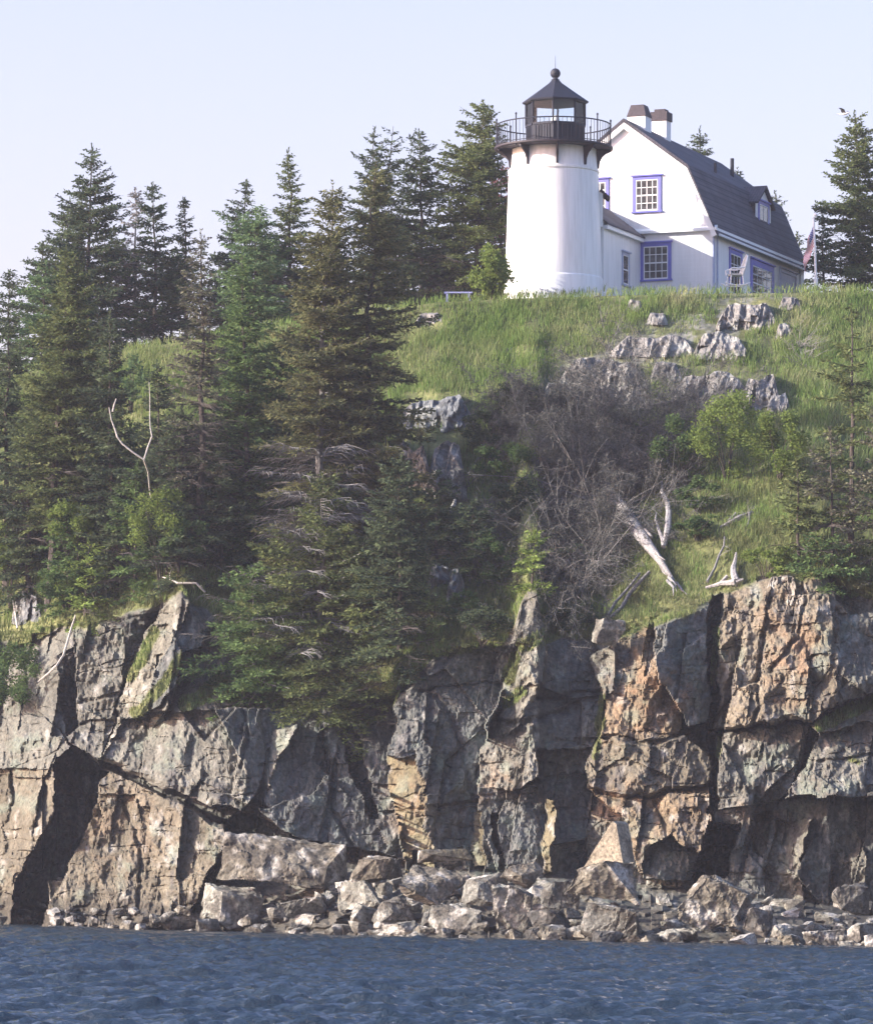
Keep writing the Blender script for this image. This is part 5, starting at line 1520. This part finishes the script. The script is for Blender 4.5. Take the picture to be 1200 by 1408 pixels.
def gull():
    """white gull on the wing beside the spruce top, banking towards it"""
    c = pt(1160, 156, 213); e = empty('gull', c, R_(-25)); tag(e, 'white gull with spread wings in the air beside the tallest right hand spruce top', 'gull')
    b = MB(); ax_ = [(-.27, .008), (-.20, .035), (-.08, .065), (.04, .07), (.13, .055), (.17, .042), (.21, .042), (.245, .03), (.265, .008)]
    n_ = 10; V = []; Fs = []
    for i, (x, r) in enumerate(ax_):
        for k in range(n_):
            a = 2 * math.pi * k / n_; V.append((x, r * math.cos(a), r * math.sin(a) + .03 * max(0, x - .1) * 5))
    for i in range(len(ax_) - 1):
        for k in range(n_): Fs.append((i * n_ + k, i * n_ + (k + 1) % n_, (i + 1) * n_ + (k + 1) % n_, (i + 1) * n_ + k))
    b.add(V, Fs + [tuple(range(n_))[::-1], tuple((len(ax_) - 1) * n_ + k for k in range(n_))])
    b.add([(-.22, -.04, .0), (-.22, .04, 0), (-.40, .09, .01), (-.40, -.09, .01), (-.22, 0, .03), (-.40, 0, .025)], [(0, 1, 2, 3), (0, 3, 5, 4), (1, 4, 5, 2)])
    b.build('body', M['pole'], e, True)
    wm = paint('gull_grey', (.30, .31, .35), .7, .15, 9)
    for sg in (-1, 1):
        w = MB(); st = [(.05, .11, -.10, .03), (.28, .13, -.07, .16), (.50, .07, -.09, .20), (.66, -.04, -.14, .17)]
        V = []; 
        for y, x1, x0, z in st: V += [(x1, sg * y, z), (x0, sg * y, z), ((x1 + x0) / 2 + .02, sg * y, z + .022)]
        Fs = []
        for i in range(3):
            a0, c0 = i * 3, (i + 1) * 3
            Fs += [(a0, a0 + 2, c0 + 2, c0), (a0 + 2, a0 + 1, c0 + 1, c0 + 2), (a0 + 1, a0, c0, c0 + 1)]
        Fs += [(0, 1, 2), (9, 11, 10)]
        w.add(V, Fs).build('wing', wm, e)
    k = MB().tube([(.26, 0, .03), (.30, 0, .028), (.325, 0, .015)], [.014, .011, .003], 6).build('beak', paint('beak_yellow', (.5, .33, .06), .5), e)


gull()

# ------------------------------------------------------------------ light, sky, camera
SUN_EL, SUN_AZ = R_(22), R_(79)               # azimuth: degrees to the left of the direction back to the camera
sd = Vector((-math.sin(SUN_AZ) * math.cos(SUN_EL), -math.cos(SUN_AZ) * math.cos(SUN_EL), math.sin(SUN_EL)))
sl = bpy.data.lights.new('sun', 'SUN'); sl.energy = 5.0; sl.angle = R_(.6); sl.color = (1.0, .93, .83)
so = bpy.data.objects.new('sun', sl); COL.objects.link(so)
so.rotation_euler = (-sd).to_track_quat('-Z', 'Y').to_euler()

w = bpy.data.worlds.new('World'); scn.world = w; w.use_nodes = True
nt = w.node_tree; bg = nt.nodes['Background']
sky = nt.nodes.new('ShaderNodeTexSky'); sky.sky_type = 'NISHITA'; sky.sun_disc = False
sky.sun_elevation = SUN_EL; sky.sun_rotation = math.atan2(sd.x, sd.y)
sky.air_density = 1.0; sky.dust_density = 3.0; sky.ozone_density = 4.0
tint = nt.nodes.new('ShaderNodeVectorMath'); tint.operation = 'MULTIPLY'
tcw = nt.nodes.new('ShaderNodeTexCoord'); sep = nt.nodes.new('ShaderNodeSeparateXYZ'); nt.links.new(tcw.outputs['Generated'], sep.inputs[0])
rmp = nt.nodes.new('ShaderNodeValToRGB'); nt.links.new(sep.outputs['Z'], rmp.inputs['Fac'])
rmp.color_ramp.elements[0].position = .18; rmp.color_ramp.elements[0].color = (.885, .59, .53, 1)
rmp.color_ramp.elements[1].position = .6; rmp.color_ramp.elements[1].color = (.54, .57, .66, 1)
dbl = nt.nodes.new('ShaderNodeVectorMath'); dbl.operation = 'SCALE'; dbl.inputs['Scale'].default_value = 2.0
nt.links.new(rmp.outputs['Color'], dbl.inputs[0])
nt.links.new(sky.outputs[0], tint.inputs[0]); nt.links.new(dbl.outputs[0], tint.inputs[1]); nt.links.new(tint.outputs[0], bg.inputs['Color'])
bg.inputs['Strength'].default_value = .15

hz = MB().box(-420, 420, -40, 480, -2.5, 46).mesh('haze')  # haze volume added to lift the dark tones towards lavender
hm = bpy.data.materials.new('tone_lift_haze'); hm.use_nodes = True; hn = hm.node_tree; hn.nodes.clear()
ho = hn.nodes.new('ShaderNodeOutputMaterial'); hv = hn.nodes.new('ShaderNodeVolumePrincipled')
hv.inputs['Color'].default_value = (.86, .88, 1, 1); hv.inputs['Density'].default_value = .0002; hv.inputs['Anisotropy'].default_value = .2
hn.links.new(hv.outputs[0], ho.inputs['Volume'])
tag(link('haze', hz, hm), 'thin pale haze added over the whole headland to lift its dark tones', 'haze', kind='stuff')

cam = bpy.data.cameras.new('camera'); cam.sensor_fit = 'HORIZONTAL'; cam.sensor_width = 36
cam.lens = F / 1200 * 36; cam.shift_y = (YH - 704) / 1200; cam.clip_start = 1; cam.clip_end = 3000
co = bpy.data.objects.new('camera', cam); COL.objects.link(co)
co.location = (0, 0, CH); co.rotation_euler = (R_(90), 0, 0); scn.camera = co

scn.view_settings.view_transform = 'Standard'; scn.view_settings.look = 'None'
scn.view_settings.exposure = 1.1; scn.view_settings.gamma = 1
scn.cycles.use_denoising = True; scn.cycles.max_bounces = 6; scn.cycles.volume_bounces = 0; scn.cycles.transparent_max_bounces = 32
